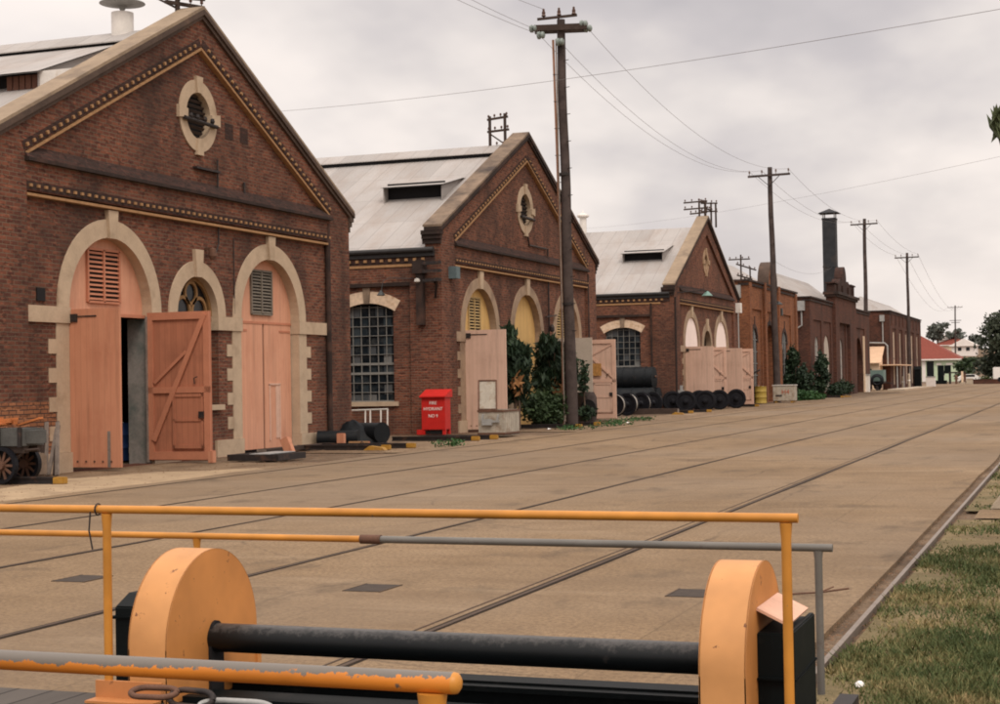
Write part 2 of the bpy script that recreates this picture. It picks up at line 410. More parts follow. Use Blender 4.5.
leaf_mat('leaf_dark', (.008, .018, .011), (.040, .070, .034))
leaf_mat('leaf_sprig', (.050, .065, .030), (.13, .15, .075))
leaf_mat('leaf_mid', (.014, .028, .012), (.055, .088, .032))
leaf_mat('leaf_low', (.018, .055, .018), (.055, .135, .035))
leaf_mat('leaf_far_haze', (.10, .115, .10), (.17, .18, .155), .5)  # distance haze mixed into the leaf colour
leaf_mat('leaf_hazy', (.030, .040, .026), (.075, .088, .056), .8)  # slight haze greyed into these greens
M('pale_glass', (.34, .31, .28), .5, .35, 2.0, spec=.3)
leaf_mat('leaf_olive', (.030, .042, .016), (.105, .120, .040), 2.0)
M('bark', (.13, .09, .065), .95, .3, 5.0, b=.4)

def ground_mat(name, kind):
    m, nt, p = new_mat(name); g = geo(nt); pos = g.outputs['Position']
    n1 = noise(nt, pos, .16, 6, .6); n2 = noise(nt, pos, 1.7, 6, .65); n3 = noise(nt, pos, 38, 3, .7); n4 = noise(nt, mapping(nt, pos, (1, .28, 1)), .7, 5, .6)
    if kind == 'concrete':
        f = math_(nt, 'ADD', math_(nt, 'MULTIPLY', n1, .45), math_(nt, 'ADD', math_(nt, 'MULTIPLY', n2, .25), math_(nt, 'MULTIPLY', n4, .3)))
        col = ramp(nt, f, [(.36, (.172, .112, .060)), (.5, (.252, .170, .096)), (.64, (.335, .234, .139))])
        gr = noise(nt, pos, 24, 5, .8)
        col = mix(nt, ramp(nt, gr, [(.40, 0.8), (.55, 0.0)]), col, (.11, .070, .042))
        gp = noise(nt, pos, 75, 2, .7)
        col = mix(nt, ramp(nt, gp, [(.58, 0.0), (.68, .35)]), col, (.38, .28, .18))
        vo = nt.nodes.new('ShaderNodeTexVoronoi'); vo.feature = 'DISTANCE_TO_EDGE'; vo.inputs['Scale'].default_value = .28
        wob = nt.nodes.new('ShaderNodeTexNoise'); wob.inputs['Scale'].default_value = 1.6; wob.inputs['Detail'].default_value = 5; nt.links.new(pos, wob.inputs['Vector'])
        nt.links.new(mix(nt, .22, pos, wob.outputs['Color'], 'ADD'), vo.inputs['Vector'])
        crack = math_(nt, 'MULTIPLY', ramp(nt, vo.outputs['Distance'], [(.002, 1.0), (.0055, 0.0)]), ramp(nt, noise(nt, pos, .35, 3), [(.46, 0.0), (.58, .75)]))
        col = mix(nt, crack, col, (.07, .046, .030))
        # poured bays with thin tarred joints
        sp = nt.nodes.new('ShaderNodeSeparateXYZ'); nt.links.new(pos, sp.inputs[0])
        cb = nt.nodes.new('ShaderNodeCombineXYZ'); nt.links.new(sp.outputs[0], cb.inputs[0]); nt.links.new(sp.outputs[1], cb.inputs[1])
        b = nt.nodes.new('ShaderNodeTexBrick'); nt.links.new(cb.outputs[0], b.inputs['Vector']); b.offset = .5
        b.inputs['Scale'].default_value = 1; b.inputs['Brick Width'].default_value = 2.75; b.inputs['Row Height'].default_value = 6.1
        b.inputs['Mortar Size'].default_value = .010; b.inputs['Mortar Smooth'].default_value = .4; b.inputs['Bias'].default_value = 0
        for k, c in (('Color1', .98), ('Color2', 1.02), ('Mortar', .74)): b.inputs[k].default_value = (c, c, c, 1)
        col = mix(nt, 1.0, col, b.outputs['Color'], 'MULTIPLY')
        col = mix(nt, ramp(nt, noise(nt, pos, .11, 4, .55), [(.42, 0.0), (.62, .65)]), col, (.205, .152, .105))
        col = mix(nt, ramp(nt, noise(nt, mapping(nt, pos, (.35, 1.6, 1)), 1.3, 6, .7), [(.50, 0.0), (.70, .45)]), col, (.135, .085, .048))
        oil = noise(nt, mapping(nt, pos, (1, .6, 1)), .9, 5, .7)
        col = mix(nt, ramp(nt, oil, [(.55, 0.0), (.68, .6)]), col, (.085, .06, .04))
        pale = noise(nt, mapping(nt, pos, (.5, 2.2, 1)), .5, 4, .6)
        col = mix(nt, ramp(nt, pale, [(.60, 0.0), (.75, .35)]), col, (.36, .27, .18))
        # tight dirt film trodden along the rails
        dd = None
        bump(nt, p, math_(nt, 'ADD', n2, math_(nt, 'MULTIPLY', n3, .5)), .25, .02)
    elif kind == 'dirt':
        f = math_(nt, 'ADD', math_(nt, 'MULTIPLY', n2, .6), math_(nt, 'MULTIPLY', n4, .4))
        col = ramp(nt, f, [(.34, (.085, .055, .036)), (.5, (.17, .115, .073)), (.66, (.30, .21, .135))])
        col = mix(nt, ramp(nt, n3, [(.35, .5), (.6, 0.0)]), col, (.055, .038, .027))
        bump(nt, p, math_(nt, 'ADD', n2, math_(nt, 'MULTIPLY', n3, .6)), .6, .05)
    elif kind == 'apron':
        f = math_(nt, 'ADD', math_(nt, 'MULTIPLY', n2, .5), math_(nt, 'MULTIPLY', n4, .5))
        col = ramp(nt, f, [(.36, (.11, .072, .043)), (.5, (.20, .135, .082)), (.64, (.30, .215, .135))])
        col = mix(nt, ramp(nt, n3, [(.3, .3), (.55, 0.0)]), col, (.10, .065, .04))
        bump(nt, p, n2, .3, .03)
    else:  # verge soil under the grass
        f = math_(nt, 'ADD', math_(nt, 'MULTIPLY', n2, .6), math_(nt, 'MULTIPLY', n3, .4))
        col = ramp(nt, f, [(.34, (.10, .072, .038)), (.5, (.20, .145, .075)), (.66, (.31, .235, .13))])
        col = mix(nt, ramp(nt, noise(nt, pos, .9, 5, .6), [(.42, 0.0), (.58, .4)]), col, (.085, .085, .036))
        bump(nt, p, math_(nt, 'ADD', n2, n3), .6, .04)
    nt.links.new(col, p.inputs['Base Color']); p.inputs['Roughness'].default_value = .9; p.inputs['Specular IOR Level'].default_value = .2
    MATS[name] = m; return m
M('sand', (.36, .26, .16), .95, .25, 1.5, b=.3, blotch=(.24, .165, .10), bscale=1.2, bpos=(.5, .7))
for k in ('concrete', 'dirt', 'apron', 'soil'): ground_mat(k, k)
def blade_mat():
    m, nt, p = new_mat('grass_blades'); g = geo(nt)
    n = noise(nt, g.outputs['Position'], 1.1, 4); n2 = noise(nt, g.outputs['Position'], 30, 2)
    f = math_(nt, 'ADD', math_(nt, 'MULTIPLY', n, .6), math_(nt, 'MULTIPLY', n2, .4))
    nt.links.new(ramp(nt, f, [(.34, (.032, .050, .018)), (.47, (.075, .098, .034)), (.55, (.15, .145, .058)), (.65, (.37, .27, .135))]), p.inputs['Base Color'])
    p.inputs['Roughness'].default_value = .7; p.inputs['Specular IOR Level'].default_value = .2
    MATS['grass_blades'] = m
blade_mat()
# ------------------------------------------------------------------ ground, yard, rails
def sheet(name, x0, x1, y0, y1, z, mat, sub=0):
    m = MB(); m.add([(x0, y0, z), (x1, y0, z), (x1, y1, z), (x0, y1, z)], [(0, 1, 2, 3)])
    return structure(m.build(name, mat))
def terrain():
    m = MB(); xs = [-3000, -900, -400, -200, -140, -100, -80, -60, -45, -30, -15, 0, 20, 60, 150, 400, 900, 3000]
    ys = [-300, -20, 60, 200, 320, 400, 440, 480, 520, 560, 600, 650, 720, 850, 1100, 1800, 3500]
    def h(x, y):
        if y < 420: return -.045
        t = min(1, (y - 420) / 230); t = t * t * (3 - 2 * t)
        side = math.exp(-((x + 70) / 190) ** 2)
        return -.045 + t * (9.5 * side + 3) + (1.2 * math.sin(x * .05) * t)
    vs = [(x, y, h(x, y)) for y in ys for x in xs]; nx = len(xs)
    fs = [(j * nx + i, j * nx + i + 1, (j + 1) * nx + i + 1, (j + 1) * nx + i) for j in range(len(ys) - 1) for i in range(nx - 1)]
    m.add(vs, fs); return structure(m.build('ground', 'dirt', smooth=60))
terrain()
# concrete yard, its building-side edge broken and irregular
def yard():
    m = MB(); g = random.Random(3)
    left = [(-15.62 + g.uniform(-.16, .16), y) for y in np.arange(-6, 251, 1.6)]
    right = [(-1.63 + g.uniform(-.02, .02), y) for y in np.arange(250, -7, -2.5)]
    m.prism([left + right], 'Z', -.2, 0.0); return structure(m.build('yard_pavement', 'concrete'))
yard()
sheet('apron_path', -19.6, -15.4, 12, 31.5, -.022, 'apron')
sheet('apron_path', -18.6, -15.4, 36.0, 47.5, -.026, 'apron')
sheet('apron_path', -18.2, -15.45, 50.5, 118, -.024, 'apron')
sheet('side_path', -24, -15.5, 150, 262, -.02, 'apron')
sheet('grass_verge', -1.40, 60, -6, 19.2, -.006, 'soil')
sheet('grass_verge', -1.40, 60, 20.4, 230, -.006, 'soil')
sheet('slab_path', -1.22, 60, 19.2, 20.4, .012, 'concrete')

def patch(name, pts, z, mat):
    m = MB(); m.prism([pts], 'Z', z - .05, z); return structure(m.build(name, mat))
patch('sandy_path', [(-17.9, 20.5), (-15.4, 19.5), (-15.5, 24.0), (-15.45, 28.6), (-16.2, 29.4), (-16.9, 28.2), (-17.6, 27.9), (-18.3, 25.4), (-17.7, 23.0)], -.016, 'sand')
rails = [(-1.47, 'rusty rail along the edge of the grass verge', 'rail_worn'), (-4.22, 'rail in the concrete running under the left orange wheel guard, second from the grass', 'rail_steel'),
         (-7.03, 'rail set in the concrete, third line out from the grass verge', 'rail_steel'), (-9.77, 'rail set in the concrete along the middle of the yard, fourth line from the grass', 'rail_steel'),
         (-12.45, 'rail set in the concrete, fifth line from the grass and second from the workshops', 'rail_steel'), (-15.1, 'rail along the dirt edge of the concrete, nearest the brick workshops', 'rail_steel')]
for x, lab, mt in rails:
    t = thing('yard_rail', lab, 'rail', (x, 100, 0), 'long rails set flush in the concrete yard')
    m = MB(); ys = list(np.arange(-6, 250, 4.0)); hw = .019 if x < -2 else .018
    m.box(x - hw, x + hw, -6, 250, -.05, .006 if x < -2 else .014); m.build('rail_head', mt, t)
    if x < -2:
        m = MB()
        for i, y in enumerate(ys):
            a, b = .022 + .012 * math.sin(i * 1.7), .032 + .014 * math.sin(i * 2.3 + x)
            m.add([(x + hw, y, .003), (x + hw + b, y, .003), (x + hw + .032 + .014 * math.sin((i + 1) * 2.3 + x), y + 4, .003), (x + hw, y + 4, .003)], [(0, 1, 2, 3)])
            m.add([(x - hw - a, y, .003), (x - hw, y, .003), (x - hw, y + 4, .003), (x - hw - .022 - .012 * math.sin((i + 1) * 1.7), y + 4, .003)], [(0, 1, 2, 3)])
        m.build('flangeway', M('flangeway', (.026, .018, .013), .95, .4, 6.0, spec=.1), t)
        if x == -4.22:
            m = MB(); m.box(x - .125, x - .11, -6, 250, -.05, .005); m.build('check_rail', 'rail_steel', t)

for x, y, lab in ((-8.43, 12.08, 'dark steel cover plate in the concrete left of the round orange guard'), (-5.57, 12.05, 'dark steel cover plate in the concrete above the black shaft'), (-2.92, 12.3, 'dark steel cover plate beside the right-hand orange guard')):
    m = MB(); m.box(x - .155, x + .155, y - .22, y + .22, -.03, .005)
    t = thing('cover_plate', lab, 'cover plate', (x, y, 0), 'steel cover plates in the yard concrete')
    m.build('plate', M('plate_dark', (.050, .036, .027), .85, .3, 9.0), t)
    m = MB()
    for s in (-1, 1): m.box(x + s * .163 - .007, x + s * .163 + .007, y - .23, y + .23, -.03, .007)
    m.build('frame', 'rail_steel', t)

# grass on the verge: single blades, thicker in patches, dry straw towards the rail
def grass():
    g = np.random.default_rng(5); N = 260000
    y = 7.2 + (g.random(N) ** 1.9) * 45; x = -1.42 + g.random(N) ** 1.15 * np.minimum(7.5, .7 + (y - 6) * .36)
    k = np.sin(x * 2.3 + np.sin(y * .9) * 1.4) * np.sin(y * 1.25 + x) + .6 * np.sin(x * 5.1 + y * .6) * np.sin(y * 3.1) + .9 * np.clip((x + 1.0) / .5, -1.2, 1)
    keep = (g.random(N) < np.clip(.36 + .40 * k, .025, 1)) & ~((y > 19.1) & (y < 20.5)); x = x[keep]; y = y[keep]; k = k[keep]; n = len(x)
    h = (.018 + .048 * g.random(n) ** 2) * np.clip(.75 + .35 * k, .4, 1.5); a = g.random(n) * 6.283; w = .003 + .003 * g.random(n) + .0006 * (y - 7)
    lean = h * (.3 + 1.0 * g.random(n)); la = g.random(n) * 6.283
    b0 = np.stack([x - np.cos(a) * w, y - np.sin(a) * w, np.full(n, -.008)], 1); b1 = np.stack([x + np.cos(a) * w, y + np.sin(a) * w, np.full(n, -.008)], 1)
    tip = np.stack([x + np.cos(la) * lean, y + np.sin(la) * lean, h], 1)
    v = np.stack([b0, b1, tip], 1).reshape(-1, 3); me = bpy.data.meshes.new('grass')
    me.vertices.add(len(v)); me.vertices.foreach_set('co', v.ravel())
    me.loops.add(3 * n); me.loops.foreach_set('vertex_index', np.arange(3 * n)); me.polygons.add(n)
    me.polygons.foreach_set('loop_start', np.arange(0, 3 * n, 3)); me.update(calc_edges=True); me.validate()
    o = link('grass', me, 'grass_blades', None, (0, 0, 0))
    tag(o, 'patchy green and straw coloured grass on the verge beside the rail', 'grass', kind='stuff')
grass()
# crumbs of dirt and leaf along the gutter between concrete and verge
def litter(name, label, x0, x1, y0, y1, n, size, mat, seed):
    g = random.Random(seed); m = MB()
    for _ in range(n):
        x, y = g.uniform(x0, x1), y0 + (y1 - y0) * g.random() ** 1.7; s = size * g.uniform(.4, 1.4); a = g.uniform(0, 6.28)
        c, d = math.cos(a) * s, math.sin(a) * s; h = -.02 + s * g.uniform(.15, .5)
        m.add([(x - c, y - d, -.02), (x + d * .6, y - c * .6, -.02), (x + c, y + d, -.02), (x - d * .6, y + c * .6, -.02), (x, y, h)], [(0, 1, 4), (1, 2, 4), (2, 3, 4), (3, 0, 4)])
    tag(m.build(name, mat, loc=(0, 0, 0)), label, 'debris', kind='stuff')
litter('gutter_debris', 'crumbs of dirt and dead leaf along the verge rail', -1.66, -1.25, 8, 60, 2200, .016, 'leaf_litter', 3)
litter('yard_rubble', 'loose stones and rubbish on the dirt in front of the workshops', -19.7, -15.2, 20, 110, 3600, .026, 'leaf_litter', 5)
litter('yard_crumbs', 'scattered grit on the concrete of the yard', -15, -2, 8, 70, 900, .014, 'leaf_litter', 9)
# weed tufts along the yard edge
for i, (x, y, r) in enumerate(((-16.0, 39.5, .5), (-16.4, 56.5, .9), (-17.0, 59.5, .8), (-16.2, 52.5, .6), (-16.9, 62.5, .7))):
    m = leaf_cloud([(x + RNG.normal() * .3, y + RNG.normal() * .5, .06, r * .5, r, .11) for _ in range(4)], 260, .05, seed=40 + i)
    tag(raw_build(m, 'weeds', 'leaf_low'), 'low green weeds at the edge of the concrete', 'weeds', kind='stuff')

# ------------------------------------------------------------------ traverser in the foreground
T = thing('traverser', 'low rail traverser with orange handrails, round orange wheel guards and a black drive shaft', 'traverser', (-4, 5.5, 0))
m = MB(); m.box(-9.5, -4.12, 2.5, 6.62, .155, .215); m.build('timber_deck', 'deck_boards', T)
m = MB(); m.box(-9.5, -1.08, 2.5, 6.5, -.02, .15); m.box(-4.1, -1.08, 2.6, 6.98, .15, .19); m.build('deck_plate', 'black_paint', T)
m = MB(); m.box(-4.55, -1.60, 7.16, 7.30, .02, .262); m.box(-4.55, -1.60, 7.09, 7.37, .225, .25); m.box(-4.55, -1.60, 7.09, 7.37, .02, .045); m.build('girder', 'black_paint', T)
m = MB(); m.box(-4.08, -1.1, 6.64, 6.70, .02, .22); m.build('girder', 'black_paint', T)
m = MB(); m.prism([[(-4.45, .218), (-4.09, .218), (-4.09, .23), (-4.45, .23)]], 'Y', 6.38, 6.5)
m.box(-4.45, -4.09, 6.47, 6.49, .218, .31); m.build('guard_foot', 'plinth_orange', T)
for xc in (-4.21, -1.437):
    h = .106 if xc < -2 else .1; prof = [(6.545, .16)] + [(6.983 - .438 * math.cos(a), .449 + .438 * math.sin(a)) for a in [math.pi * i / 40 for i in range(41)]] + [(7.421, .16)]
    m = MB(); n = len(prof)
    m.add([(xc - h, y, z) for y, z in prof] + [(xc + h, y, z) for y, z in prof], [(i, i + 1, i + 1 + n, i + n) for i in range(n - 1)])
    g = m.build('wheel_guard', 'guard_paint', T, smooth=50)
    for s in (-1, 1):
        m = MB(); m.prism([[(y, z) for y, z in prof]], 'X', xc + s * (h - .004) - .003, xc + s * (h - .004) + .003); m.build('side_plate', 'guard_side', g)
    if xc < -2:
        m = MB(); m.box(xc - .02, xc + .115, 7.41, 7.45, .16, .33); m.build('bracket', 'guard_side', g)
sl = [(6.99 + .062 * math.cos(a), .445 + .085 * math.sin(a)) for a in [math.pi * i / 14 for i in range(15)]]
m = MB(); m.prism([sl + [(6.928, .17), (7.052, .17)]], 'X', -4.104, -4.088); m.build('shaft_slot', 'black_gap', T)
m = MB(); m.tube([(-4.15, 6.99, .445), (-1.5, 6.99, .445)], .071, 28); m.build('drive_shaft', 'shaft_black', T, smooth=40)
m = MB(); m.prism([[(6.86, .16), (7.52, .16), (7.52, .58), (7.40, .655), (6.98, .655), (6.86, .60)]], 'X', -4.60, -4.33); m.box(-4.62, -4.33, 6.84, 7.54, .54, .555); m.build('bearing_housing', 'black_paint', T, bevel=.012)
m = MB(); m.prism([[(6.80, .10), (7.32, .10), (7.32, .60), (6.80, .60)]], 'X', -1.34, -1.19); m.box(-1.205, -1.175, 6.78, 7.34, .10, .615); m.box(-1.34, -1.165, 6.77, 7.35, .40, .412); m.box(-1.34, -1.14, 6.9, 7.3, .05, .20); m.build('bearing_housing', 'black_paint', T, bevel=.012)
m = MB(); m.bar((-1.338, 7.05, .702), (-1.20, 7.05, .636), .50, .012, up=(0, 0, 1)); m.build('housing_lid', 'pink_lid', T)
m = MB(); m.box(-1.15, -1.06, 6.60, 7.9, .02, .14); m.build('end_sill', 'iron', T)
def rail_run(pts, r, mat, name='handrail'):
    m = MB(); m.tube(pts, r, 16); return m.build(name, mat, T, smooth=40)
fr = rail_run([(-9.4, 6.5, 1.12), (-1.10, 6.5, 1.12)], .0198, 'orange_rail')
for x in (-8.0, -4.395, -1.15):
    m = MB(); m.tube([(x, 6.5, .16), (x, 6.5, 1.03), (x, 6.5, 1.10)], [.0205, .0205, .026], 14); m.build('post', 'orange_rail', fr, smooth=40)
m = MB(); m.tube([(-4.47, 6.475, 1.11), (-4.475, 6.47, 1.02), (-4.46, 6.475, .93)], .004, 6); m.tube([(-4.47 + .026 * math.cos(0), 6.5 + .027 * math.cos(a), 1.12 + .027 * math.sin(a)) for a in [6.283 * i / 12 for i in range(13)]], .004, 6); m.build('wire_tie', 'iron', fr)
rr = rail_run([(-9.4, 7.86, .855), (-3.63, 7.86, .855)], .0185, 'orange_rail')
m = MB(); m.tube([(-3.63, 7.86, .855), (-1.165, 7.86, .855)], .0195, 14); m.build('grey_length', 'grey_rail', rr, smooth=40)
m = MB(); m.tube([(-3.70, 7.86, .855), (-3.58, 7.86, .855)], .0255, 14); m.build('coupling', 'rusty_iron', rr, smooth=40)
for x, mt in ((-4.72, 'orange_rail'), (-1.235, 'grey_rail')):
    m = MB(); m.tube([(x, 7.86, .14), (x, 7.86, .80), (x, 7.86, .84)], [.019, .019, .024], 14); m.build('post', mt, rr, smooth=40)
nr = rail_run([(-9.4, 2.85, 1.12), (-1.15, 2.85, 1.12)] , .0215, 'near_rail')
m = MB(); m.lathe([(.0215, 0), (.020, .008), (.012, .014), (0, .016)], (-1.15, 2.85, 1.12), 'X', 16); m.build('rounded_end', 'orange_rail', nr, smooth=60)
for x in (-1.195, -4.6, -8.2):
    m = MB(); m.tube([(x, 2.85, .16), (x, 2.85, 1.05), (x, 2.85, 1.10)], [.024, .024, .030], 14); m.build('post', 'orange_rail', nr, smooth=40)
# towing chain lying on the deck
ch = thing('chain', 'heavy rusty towing link and chain lying on the timber deck by the orange guard', 'chain', (-3.95, 6.1, .2))
def link_pts(cx, cy, cz, l, w, ang, tilt=0.0):
    P = [(l * math.cos(t) + (.6 * l if math.cos(t) > 0 else -.6 * l), w * math.sin(t)) for t in [2 * math.pi * i / 26 for i in range(27)]]
    return [(cx + p * math.cos(ang) - q * math.sin(ang) * math.cos(tilt), cy + p * math.sin(ang) + q * math.cos(ang) * math.cos(tilt), cz + q * math.sin(tilt)) for p, q in P]
for cx, cy, cz, l, w, a, tl, mt in ((-4.02, 6.30, .305, .07, .045, .1, .3, 'rusty_iron'), (-3.83, 6.31, .285, .075, .040, -.12, .9, 'iron'), (-3.60, 6.30, .262, .11, .045, .02, .35, 'grey_metal')):
    m = MB(); m.tube(link_pts(cx, cy, cz, l, w, a, tl), .014, 10, caps=False); m.build('chain_link', mt, ch, smooth=50)
# ------------------------------------------------------------------ gabled brick workshops
XF, XP, XB = -19.90, -19.78, -20.35          # recessed wall face, pilaster face, inside face
SPR, IMP = 3.41, 3.07                          # arch springing, underside of imposts
def ring(cy, cz, r0, r1, a0=0.0, a1=math.pi, n=28): return arc(cy, cz, r1, a0, a1, n) + arc(cy, cz, r0, a1, a0, n)
def opening(cy, r, z0=-.03): return [(cy - r, z0), (cy + r, z0)] + arc(cy, SPR, r, 0, math.pi, 22)
def band(y0, z0, y1, z1, t): return [(y0, z0), (y1, z1), (y1, z1 + t), (y0, z0 + t)]

def door_leaf(parent, w, h, hinge, side, rot, braced, mat, trim, brace_flip=False, sign=False):
    """one boarded leaf hung at 'hinge'; the leaf runs along +x (rot 0) of its own frame"""
    m = MB(); m.box(0, w, -.03, .03, 0, h)
    if not braced:
        m.box(.02, w - .02, .031, .05, .05, .2)
    d = m.build('door_leaf', mat, parent, loc=hinge); d.rotation_euler = (0, 0, rot); ORG[d.name] = Vector()
    def sub(mb, name, mt): o = mb.build(name, mt, d, loc=(0, 0, 0)); return o
    if braced:
        f = -.031
        m = MB(); t = .045
        for z0, z1 in ((h - .17, h), (1.52, 1.66), (.02, .20)): m.box(0.0, w, f - t, f, z0, z1)
        m.box(0, .13, f - t, f, .2, h - .17); m.box(w - .15, w, f - t, f, .2, h - .17); sub(m, 'leaf_frame', trim)
        m = MB()
        if not brace_flip:
            m.bar((.14, f - .052, .45), (w - .10, f - .052, h - .06), .04, .12, up=(-1, 0, 1)); m.bar((.16, f - .03, 1.75), (w * .62, f - .03, h - .9), .03, .07, up=(-1, 0, 1))
        else:
            m.bar((.14, f - .03, h - .35), (w - .14, f - .03, 1.75), .035, .09, up=(1, 0, 1)); m.bar((.45, f - .02, 2.6), (w - .14, f - .02, h - .2), .025, .05, up=(-1, 0, 1))
        sub(m, 'brace', trim)
        x0, x1 = (w * .40, w - .17)
        m = MB(); m.box(x0, x1, f - .035, f - .004, .27, 1.50)
        for a, b, c, e in ((x0, x0 + .05, .27, 1.5), (x1 - .05, x1, .27, 1.5), (x0, x1, 1.43, 1.5), (x0, x1, .27, .35), (x0, x1, .88, .94)): m.box(a, b, f - .055, f - .035, c, e)
        wd = sub(m, 'wicket_door', mat)
        m = MB(); m.box(x1 - .10, x1 + .03, f - .085, f - .05, .95, 1.10); m.build('lock', 'iron', wd, loc=(0, 0, 0))
        m = MB(); m.tube([(x1 - .2, f - .06, 1.72), (x1 - .21, f - .07, 1.85), (x1 - .12, f - .07, 1.88)], .012, 6); sub(m, 'hook', 'iron')
        if sign:
            m = MB(); m.box(.62, 1.0, f - .10, f - .085, 1.80, 2.32); sub(m, 'notice_board', 'sign_brown')
    else:
        m = MB(); m.box(.02, w * .55, -.045, -.031, h - .17, h - .14); m.tube([(-.02, -.05, h - .25), (-.02, -.05, h - .05)], .05, 8); m.box(.0, .22, -.06, -.031, h - .27, h - .10); sub(m, 'strap_hinge', 'iron')
        m = MB()
        for x in np.arange(.18, w - .1, .21): m.tube([(x, -.03, .12), (x, -.045, .12)], .022, 8)
        sub(m, 'bolt_heads', 'rusty_iron')
    return d

def louvre(parent, yc, z0, z1, w, x, mat, gap='black_gap', cols=2, slats=13):
    m = MB(); m.box(x - .02, x + .006, yc - w / 2, yc + w / 2, z0, z1); o = m.build('louvre', gap, parent)
    m = MB(); cw = w / cols
    for c in range(cols):
        for k in range(slats):
            z = z0 + (z1 - z0) * (k + .5) / slats; y0 = yc - w / 2 + c * cw + .02
            m.add([(x + .008, y0, z + .024), (x + .008, y0 + cw - .04, z + .024), (x + .05, y0 + cw - .04, z - .022), (x + .05, y0, z - .022), (x + .0, y0, z + .022), (x + .0, y0 + cw - .04, z + .022), (x + .045, y0 + cw - .04, z - .032), (x + .045, y0, z - .032)],
                  [(0, 1, 2, 3), (7, 6, 5, 4), (0, 4, 5, 1), (2, 6, 7, 3), (1, 5, 6, 2), (0, 3, 7, 4)])
    m.build('slats', mat, o)
    m = MB()
    for y in [yc - w / 2, yc + w / 2] + ([yc] if cols == 2 else []): m.box(x, x + .055, y - .028, y + .028, z0 - .03, z1 + .03)
    m.box(x, x + .055, yc - w / 2, yc + w / 2, z1, z1 + .05); m.box(x, x + .055, yc - w / 2, yc + w / 2, z0 - .05, z0); m.build('louvre_frame', mat, o)
    return o

def window_outline(xc, g=0.0):
    hw, z0, zs, rise = .93 + g, 1.08 - g, 4.15, .24 + g; rr = (hw * hw + rise * rise) / (2 * rise); a = math.asin(hw / rr)
    return [(xc - hw, z0), (xc + hw, z0)] + [(xc + rr * math.sin(a - 2 * a * i / 12), zs + rise - rr + rr * math.cos(a - 2 * a * i / 12)) for i in range(13)]

def side_window(b, yw, xc, out=-1):
    """tall small-paned window under a segmental arch, in a wall facing -Y at y = yw"""
    hw, z0, zs, rise = .93, 1.08, 4.15, .24
    rr = (hw * hw + rise * rise) / (2 * rise); a = math.asin(hw / rr); n = 12
    top = [(xc + rr * math.sin(a - 2 * a * i / n), zs + rise - rr + rr * math.cos(a - 2 * a * i / n)) for i in range(n + 1)]
    outline = [(xc - hw, z0), (xc + hw, z0)] + top
    m = MB(); m.prism([window_outline(xc, .012)], 'Y', yw + .20, yw + .22); w = m.build('window', 'panes', b)
    m = MB(); nc, nr = 6, 10; dz = (zs + .1 - z0) / nr
    for i in range(nc + 1): x = xc - hw + 2 * hw * i / nc; m.box(x - .012, x + .012, yw + .155, yw + .195, z0, zs + (.0 if i in (0, nc) else .17))
    for j in range(nr + 1):
        z = z0 + dz * j; t = .04 if j in (0, 3, 4) else .010; m.box(xc - hw, xc + hw, yw + .15, yw + .197, z - t, z + t)
    m.build('sash_bars', 'sash', w)
    ang = [a - 2 * a * i / n for i in range(n + 1)]; aw = a * 1.10
    r2 = rr + .40; lo = [(xc + rr * math.sin(aw - 2 * aw * i / n), zs + rise - rr + rr * math.cos(aw - 2 * aw * i / n)) for i in range(n + 1)]
    hi = [(xc + r2 * math.sin(-aw + 2 * aw * i / n), zs + rise - rr + r2 * math.cos(-aw + 2 * aw * i / n)) for i in range(n + 1)]
    m = MB(); m.prism([lo + hi], 'Y', yw - .022, yw + .05); m.build('window_arch', 'pale_arch_brick', b)
    m = MB(); m.prism([[(xc - .10, zs + rise - .02), (xc + .10, zs + rise - .02), (xc + .14, zs + rise + .52), (xc - .14, zs + rise + .52)]], 'Y', yw - .06, yw + .05); m.build('keystone', 'stone_dark', b)
    m = MB(); m.box(xc - hw - .12, xc + hw + .18, yw - .07, yw + .2, z0 - .15, z0 - .003); m.build('window_sill', 'stone', b)
    return outline

